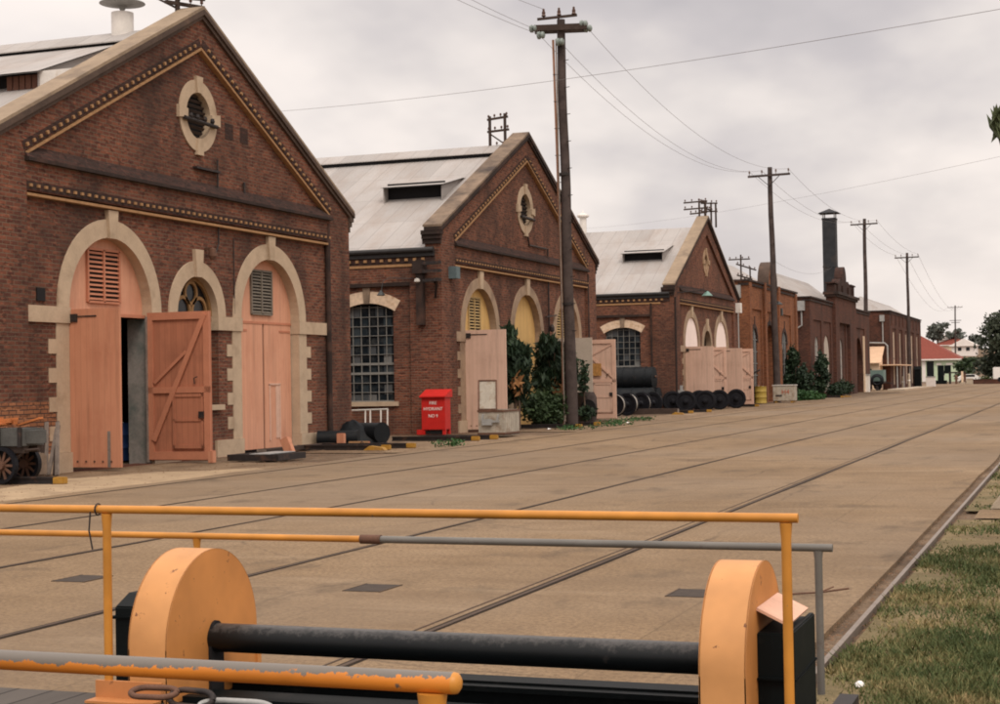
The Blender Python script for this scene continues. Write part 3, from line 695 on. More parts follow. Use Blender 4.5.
def workshop(name, label, yc, hm, apex, slope, arches, depth, ledge=6.42, cfg={}):
    """arches: (centre, inner radius, outer radius); hm: half width of the recessed bay"""
    ht = hm + 1.27; b = thing(name, label, 'workshop', (XF, yc, 0), 'row of brick workshops along the yard')
    za = apex - .27; ze = za - slope * ht; y0, y1 = yc - ht, yc + ht
    ocz, ocr = 8.22, cfg.get('oc', .57)
    oc = arc(yc, ocz, ocr, 0, 2 * math.pi, 28)[:-1]
    gable = [(y0, -.3), (y1, -.3), (y1, ze), (yc, za), (y0, ze)]
    # ---- front wall
    m = MB(); m.prism([gable] + [opening(c, r + .045, cfg.get('sills', {}).get(i, -.03)) for i, (c, r, _) in enumerate(arches)] + [oc], 'X', XB, XF)
    zt = za - .80 + cfg.get('lift', 0); yr = hm + .06
    tri = [(yc - yr, ledge + .06), (yc + yr, ledge + .06), (yc, zt)]
    ts = (zt - ledge - .06) / yr
    m.prism([gable, [(yc - hm, -.04), (yc + hm, -.04), (yc + hm, 5.70), (yc - hm, 5.70)], tri], 'X', XF - .006, XP)
    # side and back walls; the visible side has a recessed window bay between brick piers
    xw = -22.55; bay0, bay1 = -24.25, -20.93
    wins = cfg.get('side_windows', [])
    side = [(XB, -.3), (-20.0 - depth, -.3), (-20.0 - depth, 6.0), (XB, 6.0)]
    wins = cfg.get('side_windows', [])
    m.prism([side] + [window_outline(xc, .02) for xc in wins], 'Y', y0 + .12, y0 + .5)
    holes = [[(xc + 1.62, -.05), (xc - 1.75, -.05), (xc - 1.75, 5.02), (xc + 1.62, 5.02)] for xc in wins]
    m.prism([[(XB, -.3), (-20.0 - depth, -.3), (-20.0 - depth, 6.0), (XB, 6.0)]] + holes, 'Y', y0, y0 + .115)
    m.box(-20 - depth, XB, y1 - .4, y1, -.3, 6.0); m.box(-20 - depth, -19.6 - depth, y0, y1, -.3, 6.0)
    m.prism([[(y0 + .3, 6), (y1 - .3, 6), (yc, za - .6)]], 'X', -20 - depth, -19.7 - depth)
    m.build('wall', cfg.get('brick', 'old_brick'), b)
    for xc in wins: side_window(b, y0 + .12, xc)
    # ---- trim of the gable
    mo = MB(); md = MB()
    for s in (-1, 1):
        e = yc + s * (ht + .20); ez = apex - slope * (ht + .20)
        P = lambda d: [(yc, apex + d), (e, ez + d)]
        mo.prism([[(yc, apex), (e, ez), (e, ez - .07), (yc, apex - .08)] if s > 0 else [(e, ez), (yc, apex), (yc, apex - .08), (e, ez - .07)]], 'X', -20.34, -19.67)
        md.prism([[(yc, apex - .083), (e, ez - .073), (e, ez - .20), (yc, apex - .21)] if s > 0 else [(e, ez - .073), (yc, apex - .083), (yc, apex - .21), (e, ez - .20)]], 'X', -20.30, -19.66)
        md.prism([[(yc, apex - .213), (e - s * .12, ez + slope * .12 - .203), (e - s * .12, ez + slope * .12 - .30), (yc, apex - .31)]], 'X', -20.30, -19.71)
        for k, (w, h0, h1) in enumerate(((.19, .20, .34), (.13, .343, .48), (.07, .483, .64))):
            a, c = sorted((yc + s * (ht - .02), yc + s * (ht + w)))
            md.box(-20.42, -19.70 - .03 * k, a, c, ez - h1 + .02, ez - h0 + .02)
    mo.build('coping', cfg.get('cope', 'coping'), b); md.build('coping_moulding', cfg.get('mould', 'brown_mould'), b)
    m = MB(); m.prism([[(XP - .08, ledge - .10), (XP + .10, ledge - .10), (XP + .08, ledge - .05), (XP - .10, ledge + .20), (XP - .14, ledge + .20)]], 'Y', yc - hm - .05, yc + hm + .05); lg = m.build('ledge', 'sooty_brick', b)
    m = MB(); m.box(XP - .02, XP + .115, yc - hm - .06, yc + hm + .06, ledge - .13, ledge - .06); m.build('drip_edge', 'soot', lg)
    dk = MB(); cr = MB(); st = MB(); sp = cfg.get('dent', .25)
    dk.box(XP - .02, XP + .012, yc - hm, yc + hm, 5.72, 5.90)
    for y in np.arange(yc - hm + .06, yc + hm - .05, sp): cr.box(XP, XP + .05, y, y + sp * .30, 5.78, 5.84)
    st.box(XF - .01, XP + .02, yc - hm, yc + hm, 5.60, 5.655)
    for s in (() if cfg.get('plain') else (-1, 1)):
        L = math.hypot(yr, zt - ledge - .06); n = int(L / sp)
        ay, az = yc + s * yr, ledge + .06; dy, dz = -s * yr / L, (zt - ledge - .06) / L; ny, nz = s * dz, abs(dy)
        Q = lambda t, d: (ay + dy * t + ny * d, az + dz * t + nz * d)
        dk.prism([[Q(.0, .02), Q(L, .02), Q(L, .20), Q(.0, .20)]], 'X', XP - .02, XP + .012)
        for k in range(n):
            t = (k + .3) * sp; cr.prism([[Q(t, .07), Q(t + sp * .30, .07), Q(t + sp * .30, .135), Q(t, .135)]], 'X', XP, XP + .055)
        st.prism([[Q(.05, -.075), Q(L - .05, -.075), Q(L, -.02), Q(0, -.02)]], 'X', XF - .01, XP + .02)
    if cfg.get('plain'): cr = MB(); cr.box(XP, XP + .02, yc - hm, yc + hm, 5.80, 5.83)
    dk.build('dentil_bed', 'sooty_brick', b)
    cr.build('dentil_course', 'cream_brick', b); st.build('string_course', 'cream_brick', b)
    # ---- round window
    m = MB(); m.prism([arc(yc, ocz, ocr + .30, 0, 2 * math.pi, 36)[:-1], arc(yc, ocz, ocr - .01, 0, 2 * math.pi, 28)[:-1]], 'X', XF - .2, XF + .035)
    for k in range(4):
        a = k * math.pi / 2; c, s_ = math.cos(a), math.sin(a); q = lambda r, t: (yc + c * r - s_ * t, ocz + s_ * r + c * t)
        m.prism([[q(ocr - .02, -.10), q(ocr + .38, -.15), q(ocr + .38, .15), q(ocr - .02, .10)]], 'X', XF - .15, XF + .085)
    rw = m.build('round_window', cfg.get('ocmat', 'stone'), b)
    m = MB(); m.prism([arc(yc, ocz, ocr + .03, 0, 6.2832, 28)[:-1]], 'X', XF - .19, XF - .16); m.build('backing', 'black_gap', rw)
    m = MB()
    for k in range(9):
        z = ocz - ocr + 2 * ocr * (k + .5) / 9; wy = math.sqrt(max(0, ocr ** 2 - (z - ocz) ** 2)) - .02
        if wy > .05: m.bar((XF - .12, yc - wy, z), (XF - .12, yc + wy, z), .015, .07, up=(.6, 0, 1))
    m.build('louvre_slats', 'dark_wood', rw)
    # ---- arches
    for i, (c, r0, r1) in enumerate(arches):
        m = MB(); m.prism([ring(c, SPR, r0, r1)], 'X', XF - .34, XF + .04); ar = m.build('arch_surround', cfg.get('archmat', 'stone'), b)
        m = MB(); kz = SPR + r1; m.prism([[(c - .13, SPR + r0 - .02), (c + .13, SPR + r0 - .02), (c + .19, min(5.575, kz + .27)), (c - .19, min(5.575, kz + .27))]], 'X', XF - .3, XF + .10); m.build('keystone', 'stone', ar)
    for ya, yb in cfg['imposts']:
        m = MB(); m.box(XF - .34, XF + .06, ya, yb, IMP, SPR - .004); m.build('impost', cfg.get('archmat', 'stone'), b)
    for y, s in cfg['jambs']:
        m = MB(); m.box(XF - .34, XF + .025, min(y, y + s * .44), max(y, y + s * .44), .38, IMP - .004)
        zz = IMP - .34; k = 0
        while zz - .30 > .38:
            m.box(XF - .1, XF + .022, min(y + s * .42, y + s * .70), max(y + s * .42, y + s * .70), zz - .30, zz); zz -= .60
        m.build('quoined_jamb', cfg.get('archmat', 'stone'), b)
    for ya, yb in cfg['plinths']:
        m = MB(); m.box(XF - .36, XF + .07, ya, yb, -.1, .376); m.build('plinth', 'stone', b)
    # ---- roof
    yo = y0 - .10; zr = apex - .62; e0 = 6.14; sl = (zr - e0) / (yc - yo)
    m = MB(); hole = None
    for s in (-1, 1):
        ye = yc + s * (yc - yo)
        m.add([(-20.3, yc, zr), (-20.3, ye, e0), (-20 - depth, ye, e0), (-20 - depth, yc, zr), (-20.3, yc, zr - .06), (-20.3, ye, e0 - .06), (-20 - depth, ye, e0 - .06), (-20 - depth, yc, zr - .06)],
              [(0, 1, 2, 3), (7, 6, 5, 4), (0, 4, 5, 1), (1, 5, 6, 2), (2, 6, 7, 3)])
    rf = m.build('roof', 'corrugated', b)
    if cfg.get('cap', True):
        m = MB()
        for s in (-1, 1):
            w = .78; m.add([(-20.3, yc, zr + .20), (-20.3, yc + s * w, zr + .20 - w * sl), (-20 - depth, yc + s * w, zr + .20 - w * sl), (-20 - depth, yc, zr + .20), (-20.3, yc, zr + .17), (-20.3, yc + s * w, zr + .17 - w * sl), (-20 - depth, yc + s * w, zr + .17 - w * sl), (-20 - depth, yc, zr + .17)],
                  [(0, 1, 2, 3), (7, 6, 5, 4), (0, 4, 5, 1), (1, 5, 6, 2), (2, 6, 7, 3)])
        m.build('ridge_cap', 'corrugated', rf)
        m = MB()
        for s in (-1, 1): m.box(-20 - depth, -20.31, yc + s * .66 - .03, yc + s * .66 + .03, zr - .66 * sl, zr + .175 - .66 * sl)
        m.build('ridge_vent', 'black_gap', rf)  # vent slot filled black for the shadow gap below the cap
    m = MB(); m.tube([(-20.0, yo - .02, e0 - .05), (-20 - depth, yo - .02, e0 - .05)], .085, 10); m.box(-20 - depth, -20.0, yo + .02, yo + .14, e0 - .26, e0 - .06); m.build('gutter', 'gutter', rf)
    if y0 > 45:
        m = MB(); m.box(-20 - depth, -20.0, y0 - .03, y0 + .05, 5.66, 5.885); m.build('dentil_bed', 'sooty_brick', b)
        m = MB()
        for x in np.arange(-20.35, -34, -.30): m.box(x - .11, x, y0 - .075, y0 - .02, 5.74, 5.83)
        m.build('dentil_course', 'cream_brick', b)
        m = MB(); m.box(-20 - depth, -20.5, y0 - .035, y0 + .05, 5.56, 5.645); m.build('string_course', 'cream_brick', b)
        m = MB()
        for xc in wins: m.box(xc - 1.75, xc + 1.62, y0 - .012, y0 + .10, 4.93, 5.05)
        if wins: m.build('bay_lintel', 'soot', b)
    return b, rf, dict(yc=yc, yo=yo, e0=e0, zr=zr, sl=sl, y0=y0, y1=y1)

def dormer(rf, R_, x0, x1, yf, h, back, boards=False):
    """roof vent: dark mouth facing -Y under a sheet that runs back into the slope"""
    zs = lambda y: R_['e0'] + R_['sl'] * (y - R_['yo']); zf = zs(yf) + h; zb = zs(back) + .03
    m = MB(); m.add([(x0 - .1, yf - .16, zf - .03), (x1 + .1, yf - .16, zf - .03), (x1 + .1, back, zb), (x0 - .1, back, zb)], [(0, 1, 2, 3)])
    m.add([(x0 - .1, yf - .16, zf - .06), (x1 + .1, yf - .16, zf - .06), (x1 + .1, back, zb - .03), (x0 - .1, back, zb - .03)], [(3, 2, 1, 0)])
    d = m.build('dormer_vent', 'corrugated', rf)
    m = MB(); m.add([(x0, yf + .35, zs(yf + .35) - .02), (x1, yf + .35, zs(yf + .35) - .02), (x1, yf + .35, zf + .15), (x0, yf + .35, zf + .15)], [(0, 1, 2, 3)])
    m.build('opening', 'black_gap', d)
    for x in (x0, x1):
        m = MB(); m.prism([[(yf, zs(yf) - .02), (yf, zf), (back, zb - .01)]], 'X', x - .02, x + .02); m.build('cheek', 'corrugated_grey', d)
    if boards:
        m = MB(); m.box(x1 + .02, x1 + 1.2, yf + .02, yf + .05, zs(yf), zf); m.build('front_sheet', 'white_metal', d)
        m = MB()
        for k in range(5): m.box(x1 - .12 - .17 * k, x1 - .26 - .17 * k, yf + .12, yf + .15, zs(yf), zf - .04)
        m.build('boards', M('red_board', (.13, .06, .04), .9, .3, 4), d)
    return d

def tympanum(b, c, r, mat, x=XF - .22, z0=3.33, full=False):
    m = MB(); m.prism([[(c - r - .05, z0), (c + r + .05, z0)] + arc(c, SPR, r + .03, 0, math.pi, 24)], 'X', x - .05, x); return m.build('tympanum', mat, b)

# ---- nearest workshop: two wide doorways with a small arch between
Y1 = 33.45
B1, R1, G1 = workshop('gabled_workshop', 'brick workshop with a round window in its gable and pink doors, nearest the camera', Y1, 6.82, 10.87, .505,
    [(29.70, 1.57, 1.97), (33.30, .93, 1.30), (36.95, 1.57, 1.97)], 34,
    cfg=dict(lift=.09, sills={1: 1.25}, imposts=[(26.64, 28.14), (34.20, 35.40), (38.50, 40.30), (31.25, 32.38)], jambs=[(28.13, -1), (31.27, 1), (35.38, -1), (38.52, 1)],
             plinths=[(27.2, 28.14), (34.05, 35.39), (38.51, 40.30), (31.26, 32.4)], oc=.57))
dormer(R1, G1, -30, -21.75, 29.75, .42, 33.2, boards=True)
m = MB(); m.tube([(-21.97, Y1, 10.2), (-21.97, Y1, 10.92)], .27, 20); m.tube([(-21.97, Y1, 9.8), (-21.97, Y1, 10.28)], .285, 20); fl = m.build('flue', 'white_metal', R1, smooth=40)
m = MB(); m.lathe([(.0, .30), (.54, .12), (.56, .10), (.10, .02), (.03, -.12), (.03, -.3)], (-21.97, Y1, 11.05), 'Z', 24); m.build('flue_cap', 'grey_metal', fl, smooth=35)
# left doorway, both leaves thrown open
t = tympanum(B1, 29.70, 1.57, 'pink_paint_door'); louvre(t, 29.72, 3.60, 4.70, 1.20, XF - .218, 'pink_trim', slats=11)
m = MB(); m.box(XF - .24, XF - .12, 28.1, 31.3, 3.27, 3.34); m.build('transom', 'pink_trim', B1)
d = door_leaf(B1, 1.25, 3.30, (XF + .01, 28.17, .06), 1, R(-1.5), False, 'pink_paint', 'pink_trim')
m = MB(); m.box(.94, 1.0, -.055, -.03, 0, .75); m.build('drop_bolt', 'grey_wood', d, loc=(0, 0, 0))
door_leaf(B1, 1.58, 3.35, (XF - .02, 31.22, .04), 1, R(1.0), True, 'pink_back', 'pink_trim')
m = MB(); m.box(-20.5, -19.93, 31.238, 31.262, -.1, 3.26); m.build('inner_pier', M('grey_pier', (.26, .24, .22), .9, .3, 1.5, blotch=(.05, .09, .085), bscale=1.1, bpos=(.42, .7)), B1)
m = MB(); m.box(XF - .03, XF - .01, 31.08, 31.24, .0, 3.3); m.build('jamb_lining', 'grey_wood', B1)
# small arch: leaded fanlight over a boarded window
r = .93; x = XF - .2
m = MB(); m.prism([[(33.30 - r, 1.25), (33.30 + r, 1.25)] + arc(33.30, SPR, r, 0, math.pi, 20)], 'X', x - .04, x); fw = m.build('fanlight', 'dark_glass', B1)
m = MB()
for rc, yc_, zc in ((.36, 32.93, 3.52), (.36, 33.67, 3.52), (.30, 33.30, 3.95)): m.prism([arc(yc_, zc, rc, 0, 6.283, 24)[:-1], arc(yc_, zc, rc - .08, 0, 6.283, 24)[:-1]], 'X', x, x + .05)
m.prism([ring(33.30, SPR, r - .09, r)], 'X', x, x + .06); m.box(x, x + .06, 32.4, 34.2, 3.28, 3.38)
for y in (32.9, 33.3, 33.7): m.box(x, x + .05, y - .03, y + .03, 1.3, 3.3)
m.build('tracery', 'tracery', fw)
m = MB(); m.box(XF - .3, XF + .12, 32.25, 34.36, 1.12, 1.25); m.build('window_sill', 'stone', B1)
# right doorway, closed
t = tympanum(B1, 36.95, 1.57, 'pink_paint_door'); louvre(t, 36.85, 3.58, 4.66, 1.08, XF - .218, M('louvre_grey', (.17, .145, .115), .7, .2, 6.0))
for k, (a, c) in enumerate(((35.42, 36.91), (37.00, 38.48))):
    m = MB(); m.box(XF - .27, XF - .215, a, c, .05, 3.30); d = m.build('door_leaf', 'pink_paint_door', B1)
    m = MB(); y = a + .05 if k == 0 else c - .65; m.box(XF - .215, XF - .20, y, y + .6, 3.10, 3.15); m.build('strap_hinge', 'pink_trim', d)
m = MB()
for a, c, e, f in ((37.22, 37.27, .25, 1.72), (37.78, 37.83, .25, 1.72), (37.22, 37.83, 1.70, 1.75)): m.box(XF - .215, XF - .19, a, c, e, f)
m.box(XF - .215, XF - .2, 37.58, 37.78, .30, 1.68); m.build('wicket_door', 'pink_trim_pale', d)
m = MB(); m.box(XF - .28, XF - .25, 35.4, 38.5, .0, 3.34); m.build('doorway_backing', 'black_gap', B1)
m = MB(); m.box(XF - .25, XF - .20, 35.4, 38.5, 3.30, 3.36); m.build('transom', 'pink_trim', B1)
# repaired brickwork at the corner, ventilator block, pipes, wall fittings
m = MB(); m.box(XF - .1, XF + .006, 26.66, 27.66, .32, 1.44); m.box(XP - .1, XP + .006, 25.4, 26.63, .32, 1.44); m.build('patched_brickwork', 'new_brick', B1)
m = MB(); m.box(XF - .05, XF + .03, 27.05, 27.32, 3.50, 3.77); m.build('air_brick', 'black_gap', B1)
m = MB(); m.tube([(XF + .09, 40.22, -.1), (XF + .09, 40.22, 6.2)], .075, 10); m.build('downpipe', 'soot', B1)
m = MB(); m.tube([(XF + .05, 34.28, 7.25), (XF + .05, 34.28, 5.2), (XF + .05, 34.1, 4.9)], .02, 6); m.box(XF, XF + .12, 33.2, 34.3, 6.93, 6.98); m.tube([(XF + .05, 35.6, 6.85), (XF + .05, 35.6, 6.45)], .03, 6); m.tube([(XF + .03, 35.05, 5.4), (XF + .03, 35.05, 3.5)], .014, 6); m.build('wall_conduit', 'iron', B1)
m = MB(); m.lathe([(.02, .30), (.09, .26), (.10, .1), (.05, 0)], (XF + .2, 33.72, 4.75), 'Z', 12); m.box(XF - .02, XF + .2, 33.68, 33.76, 5.0, 5.06); m.build('alarm_bell', 'rusty_iron', B1)
m = MB(); m.tube([(XF + .1, Y1 - .75, 8.08), (XF + .1, Y1 + .75, 8.05)], .05, 8)
for s in (-.5, -.2, .15, .5): m.lathe([(.04, 0), (.06, .05), (.04, .12)], (XF + .12, Y1 + s, 8.1), 'Z', 8)
m.build('insulator_bracket', 'iron', B1)
for y in (34.75, 35.5): m = MB(); m.box(XF - .02, XF + .006, y, y + .4, 7.85, 8.25); m.build('bricked_opening', 'sooty_brick', B1)

# ---- second workshop: three equal arches
Y2 = 57.45
B2, R2, G2 = workshop('gabled_workshop', 'brick workshop with three equal arches and creepers round its middle door', Y2, 7.62, 11.22, .475,
    [(52.42, 1.57, 1.93), (57.45, 1.57, 1.93), (62.48, 1.57, 1.93)], 40,
    cfg=dict(side_windows=[-22.54, -27.2, -31.9, -36.6], imposts=[(50.0, 50.84), (53.98, 55.88), (59.01, 60.92), (64.04, 65.2)],
             jambs=[(50.86, -1), (53.98, 1), (55.89, -1), (59.01, 1), (60.92, -1), (64.04, 1)], plinths=[(50.1, 50.85), (54.0, 55.87), (59.02, 60.9), (64.05, 65.0)], dent=.27, oc=.62, cope='stone_dark', mould='soot', archmat=M('stone_brown', (.33, .235, .16), .9, .18, 2.5, b=.25, blotch=(.18, .12, .085), bscale=1.1, bpos=(.5, .75))))
dormer(R2, G2, -23.62, -21.35, 52.6, .60, 54.7)
t = tympanum(B2, 52.42, 1.57, 'yellow_panel'); louvre(t, 52.35, 3.45, 4.62, 1.1, XF - .218, M('louvre_tan', (.42, .29, .13), .8, .2, 6.0), slats=11)
door_leaf(B2, 1.5, 3.40, (XF + .01, 50.90, .06), 1, R(-1), False, 'pink_faded', 'pink_trim_pale')
m = MB(); m.prism([[(55.88, .0), (59.02, .0)] + arc(57.45, SPR, 1.6, 0, math.pi, 24)], 'X', XF - .27, XF - .22); mid = m.build('arched_door', 'yellow_panel', B2)
m = MB(); m.box(XF - .22, XF - .20, 58.2, 59.0, 2.96, 3.0); m.build('hinge', 'iron', mid)
t = tympanum(B2, 62.48, 1.57, 'pink_faded'); louvre(t, 62.2, 3.45, 4.62, 1.1, XF - .218, M('louvre_tan'   , (.42, .29, .13)), slats=11)
door_leaf(B2, 1.52, 3.33, (XF + .01, 60.95, .04), 1, R(-1), False, 'grey_door', 'grey_door')
door_leaf(B2, 1.60, 3.32, (XF + .01, 64.02, .04), 1, R(1), True, 'pink_faded', 'pink_trim_pale', brace_flip=True, sign=True)
for c in (52.42, 62.48):
    m = MB(); m.box(XF - 3.2, XF - 3.1, c - 1.9, c + 1.9, 0, 5); m.build('inner_dark_sheet', 'black_gap', B2)  # black sheet stands in for the dark interior
m = MB(); m.box(-20.62, -20.36, G2['y0'] - .20, G2['y0'] - .02, 3.6, 5.75); m.box(-20.72, -20.28, G2['y0'] - .26, G2['y0'] - .02, 5.3, 5.72); m.build('rainwater_head', 'soot', B2)
m = MB()
for z in (5.05, 5.35, 5.62): m.bar((-20.3, G2['y0'] - .3, z), (-19.6, G2['y0'] - .5, z), .09, .10)
m.bar((-20.0, G2['y0'] - .02, 4.5), (-19.75, G2['y0'] - .45, 5.1), .07, .07); m.bar((-20.0, G2['y0'] - .02, 5.0), (-19.8, G2['y0'] - .5, 5.05), .08, .08); br = m.build('pipe_bracket', 'iron', B2)
m = MB(); m.lathe([(.0, .16), (.09, .12), (.10, .04), (0, 0)], (-20.5, G2['y0'] - .35, 4.98), 'Z', 12); m.build('white_lamp', 'galv', br, smooth=40)
m = MB(); m.box(XP - .05, XP + .28, 49.2, 49.55, 5.15, 5.55); m.build('meter_box', M('blue_grey_box', (.10, .14, .15), .6, .2, 4), B2)
m = MB(); m.tube([(-20.7, G2['y0'] - .1, 5.15), (-21.6, G2['y0'] - .12, 5.2), (-21.75, G2['y0'] - .3, 5.1), (-21.78, G2['y0'] - .4, 4.75)], .011, 6); m.lathe([(.03, .16), (.05, .12), (.14, 0), (.12, -.02)], (-21.78, G2['y0'] - .42, 4.62), 'Z', 14); m.build('wall_lamp', M('grey_shade', (.05, .055, .055), .5, .2, 4), B2, smooth=40)
m = MB(); m.tube([(XF + .08, 59.9, 6.9), (XF + .08, 59.9, 3.5), (XF + .08, 59.95, .2)], .035, 8); m.tube([(XF + .05, 57.6, 7.2), (XF + .05, 57.75, 6.9), (XF + .05, 59.8, 6.9)], .03, 6); m.bar((XF + .1, 59.5, 4.2), (XF + .1, 60.8, 4.3), .05, .05); m.lathe([(.05, .3), (.1, .2), (.1, .05), (.03, 0)], (XF + .2, 59.9, 3.6), 'Z', 10); m.build('wall_conduit', 'iron', B2)
m = MB(); m.tube([(XF + .09, 65.15, -.1), (XF + .09, 65.15, 6.2)], .075, 10); m.build('downpipe', 'soot', B2)
m = MB(); m.tube([(XF + .1, Y2 - .7, 7.92), (XF + .1, Y2 + .8, 7.90)], .06, 8); m.build('insulator_bracket', 'iron', B2)

# ---- third workshop
Y3 = 88.55
B3, R3, G3 = workshop('gabled_workshop', 'brick workshop with black wheelsets in front and tall white panels in its arches', Y3, 6.86, 10.86, .512,
    [(84.70, 1.57, 1.97), (88.50, .93, 1.32), (92.25, 1.57, 1.97)], 40,
    cfg=dict(plain=True, cap=False, side_windows=[-22.6, -27.2, -31.9], imposts=[(81.8, 83.14), (86.26, 87.5), (89.5, 90.7), (93.81, 95.3)], jambs=[(83.13, -1), (86.27, 1), (90.68, -1), (93.82, 1)], plinths=[(82.2, 83.1), (93.8, 95.3)],
             oc=.42, ocmat=M('stone_tan', (.36, .24, .15), .9, .2, 3), mould='soot', archmat=MATS['stone_brown']))
dormer(R3, G3, -23.5, -21.25, 84.05, .58, 86.2)
m = MB(); m.tube([(-27.1, Y3, 10.1), (-27.1, Y3, 11.2)], .20, 14); fl = m.build('flue', 'white_metal', R3, smooth=40)
m = MB(); m.lathe([(.22, 0), (.36, .08), (.36, .16), (.05, .32), (.0, .50)], (-27.1, Y3, 11.1), 'Z', 16); m.build('flue_cap', 'white_metal', fl, smooth=40)
for c in (84.70, 92.25):
    m = MB(); m.prism([[(c - 1.6, 3.0), (c + 1.6, 3.0)] + arc(c, SPR, 1.58, 0, math.pi, 24)], 'X', XF - .08, XF - .03); m.build('tympanum', 'pink_white', B3)
    m = MB(); m.box(XF - 3.2, XF - 3.1, c - 1.9, c + 1.9, 0, 4); m.build('inner_dark_sheet', 'black_gap', B3)  # black sheet painted as the darkness behind the doors
m = MB(); m.prism([[(88.5 - .93, 0), (88.5 + .93, 0)] + arc(88.5, SPR, .93, 0, math.pi, 20)], 'X', XF - .3, XF - .26); m.build('fanlight', 'dark_glass', B3)
for y, br_ in ((83.16, False), (86.24, True), (90.71, False), (93.79, True)): door_leaf(B3, 1.55, 3.30, (XF + .01, y, .05), 1, R(2 if br_ else -3), br_, 'pink_faded', 'pink_trim_pale', brace_flip=True)
m = MB(); m.tube([(-19.72, 80.45, 5.9), (-19.72, 80.45, .2)], .05, 8); m.tube([(-21.0, G3['y0'] - .06, 5.6), (-21.0, G3['y0'] - .06, .1)], .05, 8); m.build('downpipe', 'soot', B3)
m = MB(); m.tube([(XP, 81.2, 6.15), (XP + 1.1, 82.6, 6.3), (XP + 1.2, 82.9, 6.25)], .03, 6); m.tube([(XP, 81.2, 6.45), (XP + 1.1, 82.5, 6.35)], .02, 6); lb = m.build('lamp_bracket', 'iron', B3)
m = MB(); m.lathe([(.04, .25), (.10, .2), (.30, 0), (.27, -.01)], (XP + 1.2, 82.9, 6.02), 'Z', 16); m.build('lamp_shade', M('green_shade', (.16, .27, .23), .4, .15, 4), lb, smooth=40)
m = MB(); m.box(XP - .02, XP + .25, 80.8, 81.3, .7, 1.05); m.box(XP - .02, XP + .1, 81.35, 81.6, .6, 1.3); m.build('meter_box', 'grey_metal', B3)
m = MB(); m.box(XP, XP + .3, 96.0, 96.5, 5.6, 6.2); m.build('junction_box', 'white_metal', B3)
# ------------------------------------------------------------------ flat-fronted brick buildings farther along the yard
def arched(yc, w, z0, zt):
    r = w / 2; return [(yc - r, z0), (yc + r, z0)] + arc(yc, zt - r, r, 0, math.pi, 14)
def hip_roof(b, x0, x1, y0, y1, z0, z1, ins, mat='corrugated_grey'):
    m = MB(); w = (x1 - x0) / 2
    m.add([(x0, y0, z0), (x1, y0, z0), (x1, y1, z0), (x0, y1, z0), (x0 + w, y0 + ins, z1), (x0 + w, y1 - ins, z1)], [(0, 1, 4), (1, 2, 5, 4), (2, 3, 5), (3, 0, 4, 5)])
    return m.build('roof', mat, b)
def flat_front(name, label, y0, y1, zt, panels, holes, brick, xw=-19.78, depth=30, cornice=.35):
    """front wall with raised piers between sunk panels; holes are arched openings"""
    b = thing(name, label, 'building', (xw, (y0 + y1) / 2, 0))
    m = MB(); m.prism([[(y0, -.3), (y1, -.3), (y1, zt), (y0, zt)]] + holes, 'X', xw - .55, xw - .10)
    m.prism([[(y0, -.3), (y1, -.3), (y1, zt), (y0, zt)]] + panels, 'X', xw - .105, xw)
    m.box(xw - depth, xw - .55, y0, y0 + .4, -.3, zt); m.box(xw - depth, xw - .55, y1 - .4, y1, -.3, zt)
    m.box(xw - depth, xw - depth + .4, y0 + .4, y1 - .4, -.3, zt)
    m.build('wall', brick, b)
    m = MB(); m.box(xw - .6, xw + .14, y0 - .14, y1 + .14, zt, zt + .12); m.box(xw - .6, xw + .07, y0 - .07, y1 + .07, zt - .25, zt - .1); m.box(xw - depth, xw - .6, y0 - .14, y0 + .45, zt, zt + .12)
    m.build('parapet_coping', 'soot', b)
    m = MB(); m.box(xw - 2.9, xw - 2.8, y0 + .5, y1 - .5, -.1, zt - .5); m.build('inner_dark_sheet', 'black_gap', b)  # black sheet stands in for darkness behind the openings
    return b
def pane(b, yc, w, z0, zt, mat, name='window', x=-19.94, bars=True):
    m = MB(); m.prism([arched(yc, w, z0, zt)], 'X', x - .05, x); o = m.build(name, mat, b)
    if bars:
        m = MB(); m.box(x, x + .04, yc - .03, yc + .03, z0, zt - .05)
        for k in range(1, 5): z = z0 + (zt - z0) * k / 5; m.box(x, x + .04, yc - w / 2, yc + w / 2, z - .025, z + .025)
        m.build('sash_bars', 'sash', o)
    return o
def hood(b, yc, w, zt, mat='soot'):
    m = MB(); m.prism([ring(yc, zt - w / 2, w / 2, w / 2 + .28, n=14)], 'X', -19.97, -19.87)
    m.prism([[(yc - .16, zt - .02), (yc + .16, zt - .02), (yc + .05, zt + .75), (yc - .05, zt + .75)]], 'X', -19.96, -19.84); m.build('hood_mould', mat, b)

# orange building with a small round-topped gable
B4 = flat_front('brick_building', 'orange brick building with a small round topped gable over its tall doorway', 99.9, 117.9, 7.75,
    [[(101.0, .4), (104.4, .4), (104.4, 6.05), (101.0, 6.05)], [(106.0, -.04), (109.6, -.04), (109.6, 6.05), (106.0, 6.05)], [(111.2, .4), (115.6, .4), (115.6, 6.05), (111.2, 6.05)]],
    [arched(102.4, 1.9, 1.0, 4.85), arched(107.75, 2.9, -.03, 5.2), arched(113.4, 1.9, 1.0, 4.85)], 'orange_brick')
m = MB()
for y in (105.2, 110.4): m.box(-19.8, -19.62, y - .35, y + .35, -.1, 7.9)
for y in (100.3, 117.5): m.box(-19.8, -19.66, y - .35, y + .35, -.1, 7.7)
m.build('pier', 'orange_brick', B4)
m = MB(); m.prism([[(105.3, 7.6), (110.3, 7.6), (110.3, 7.85)] + arc(107.8, 7.8, 1.55, 0, math.pi, 18) + [(105.3, 7.85)], arched(107.8, .9, 7.65, 8.75)], 'X', -20.3, -19.72); m.build('round_gable', 'orange_brick', B4)
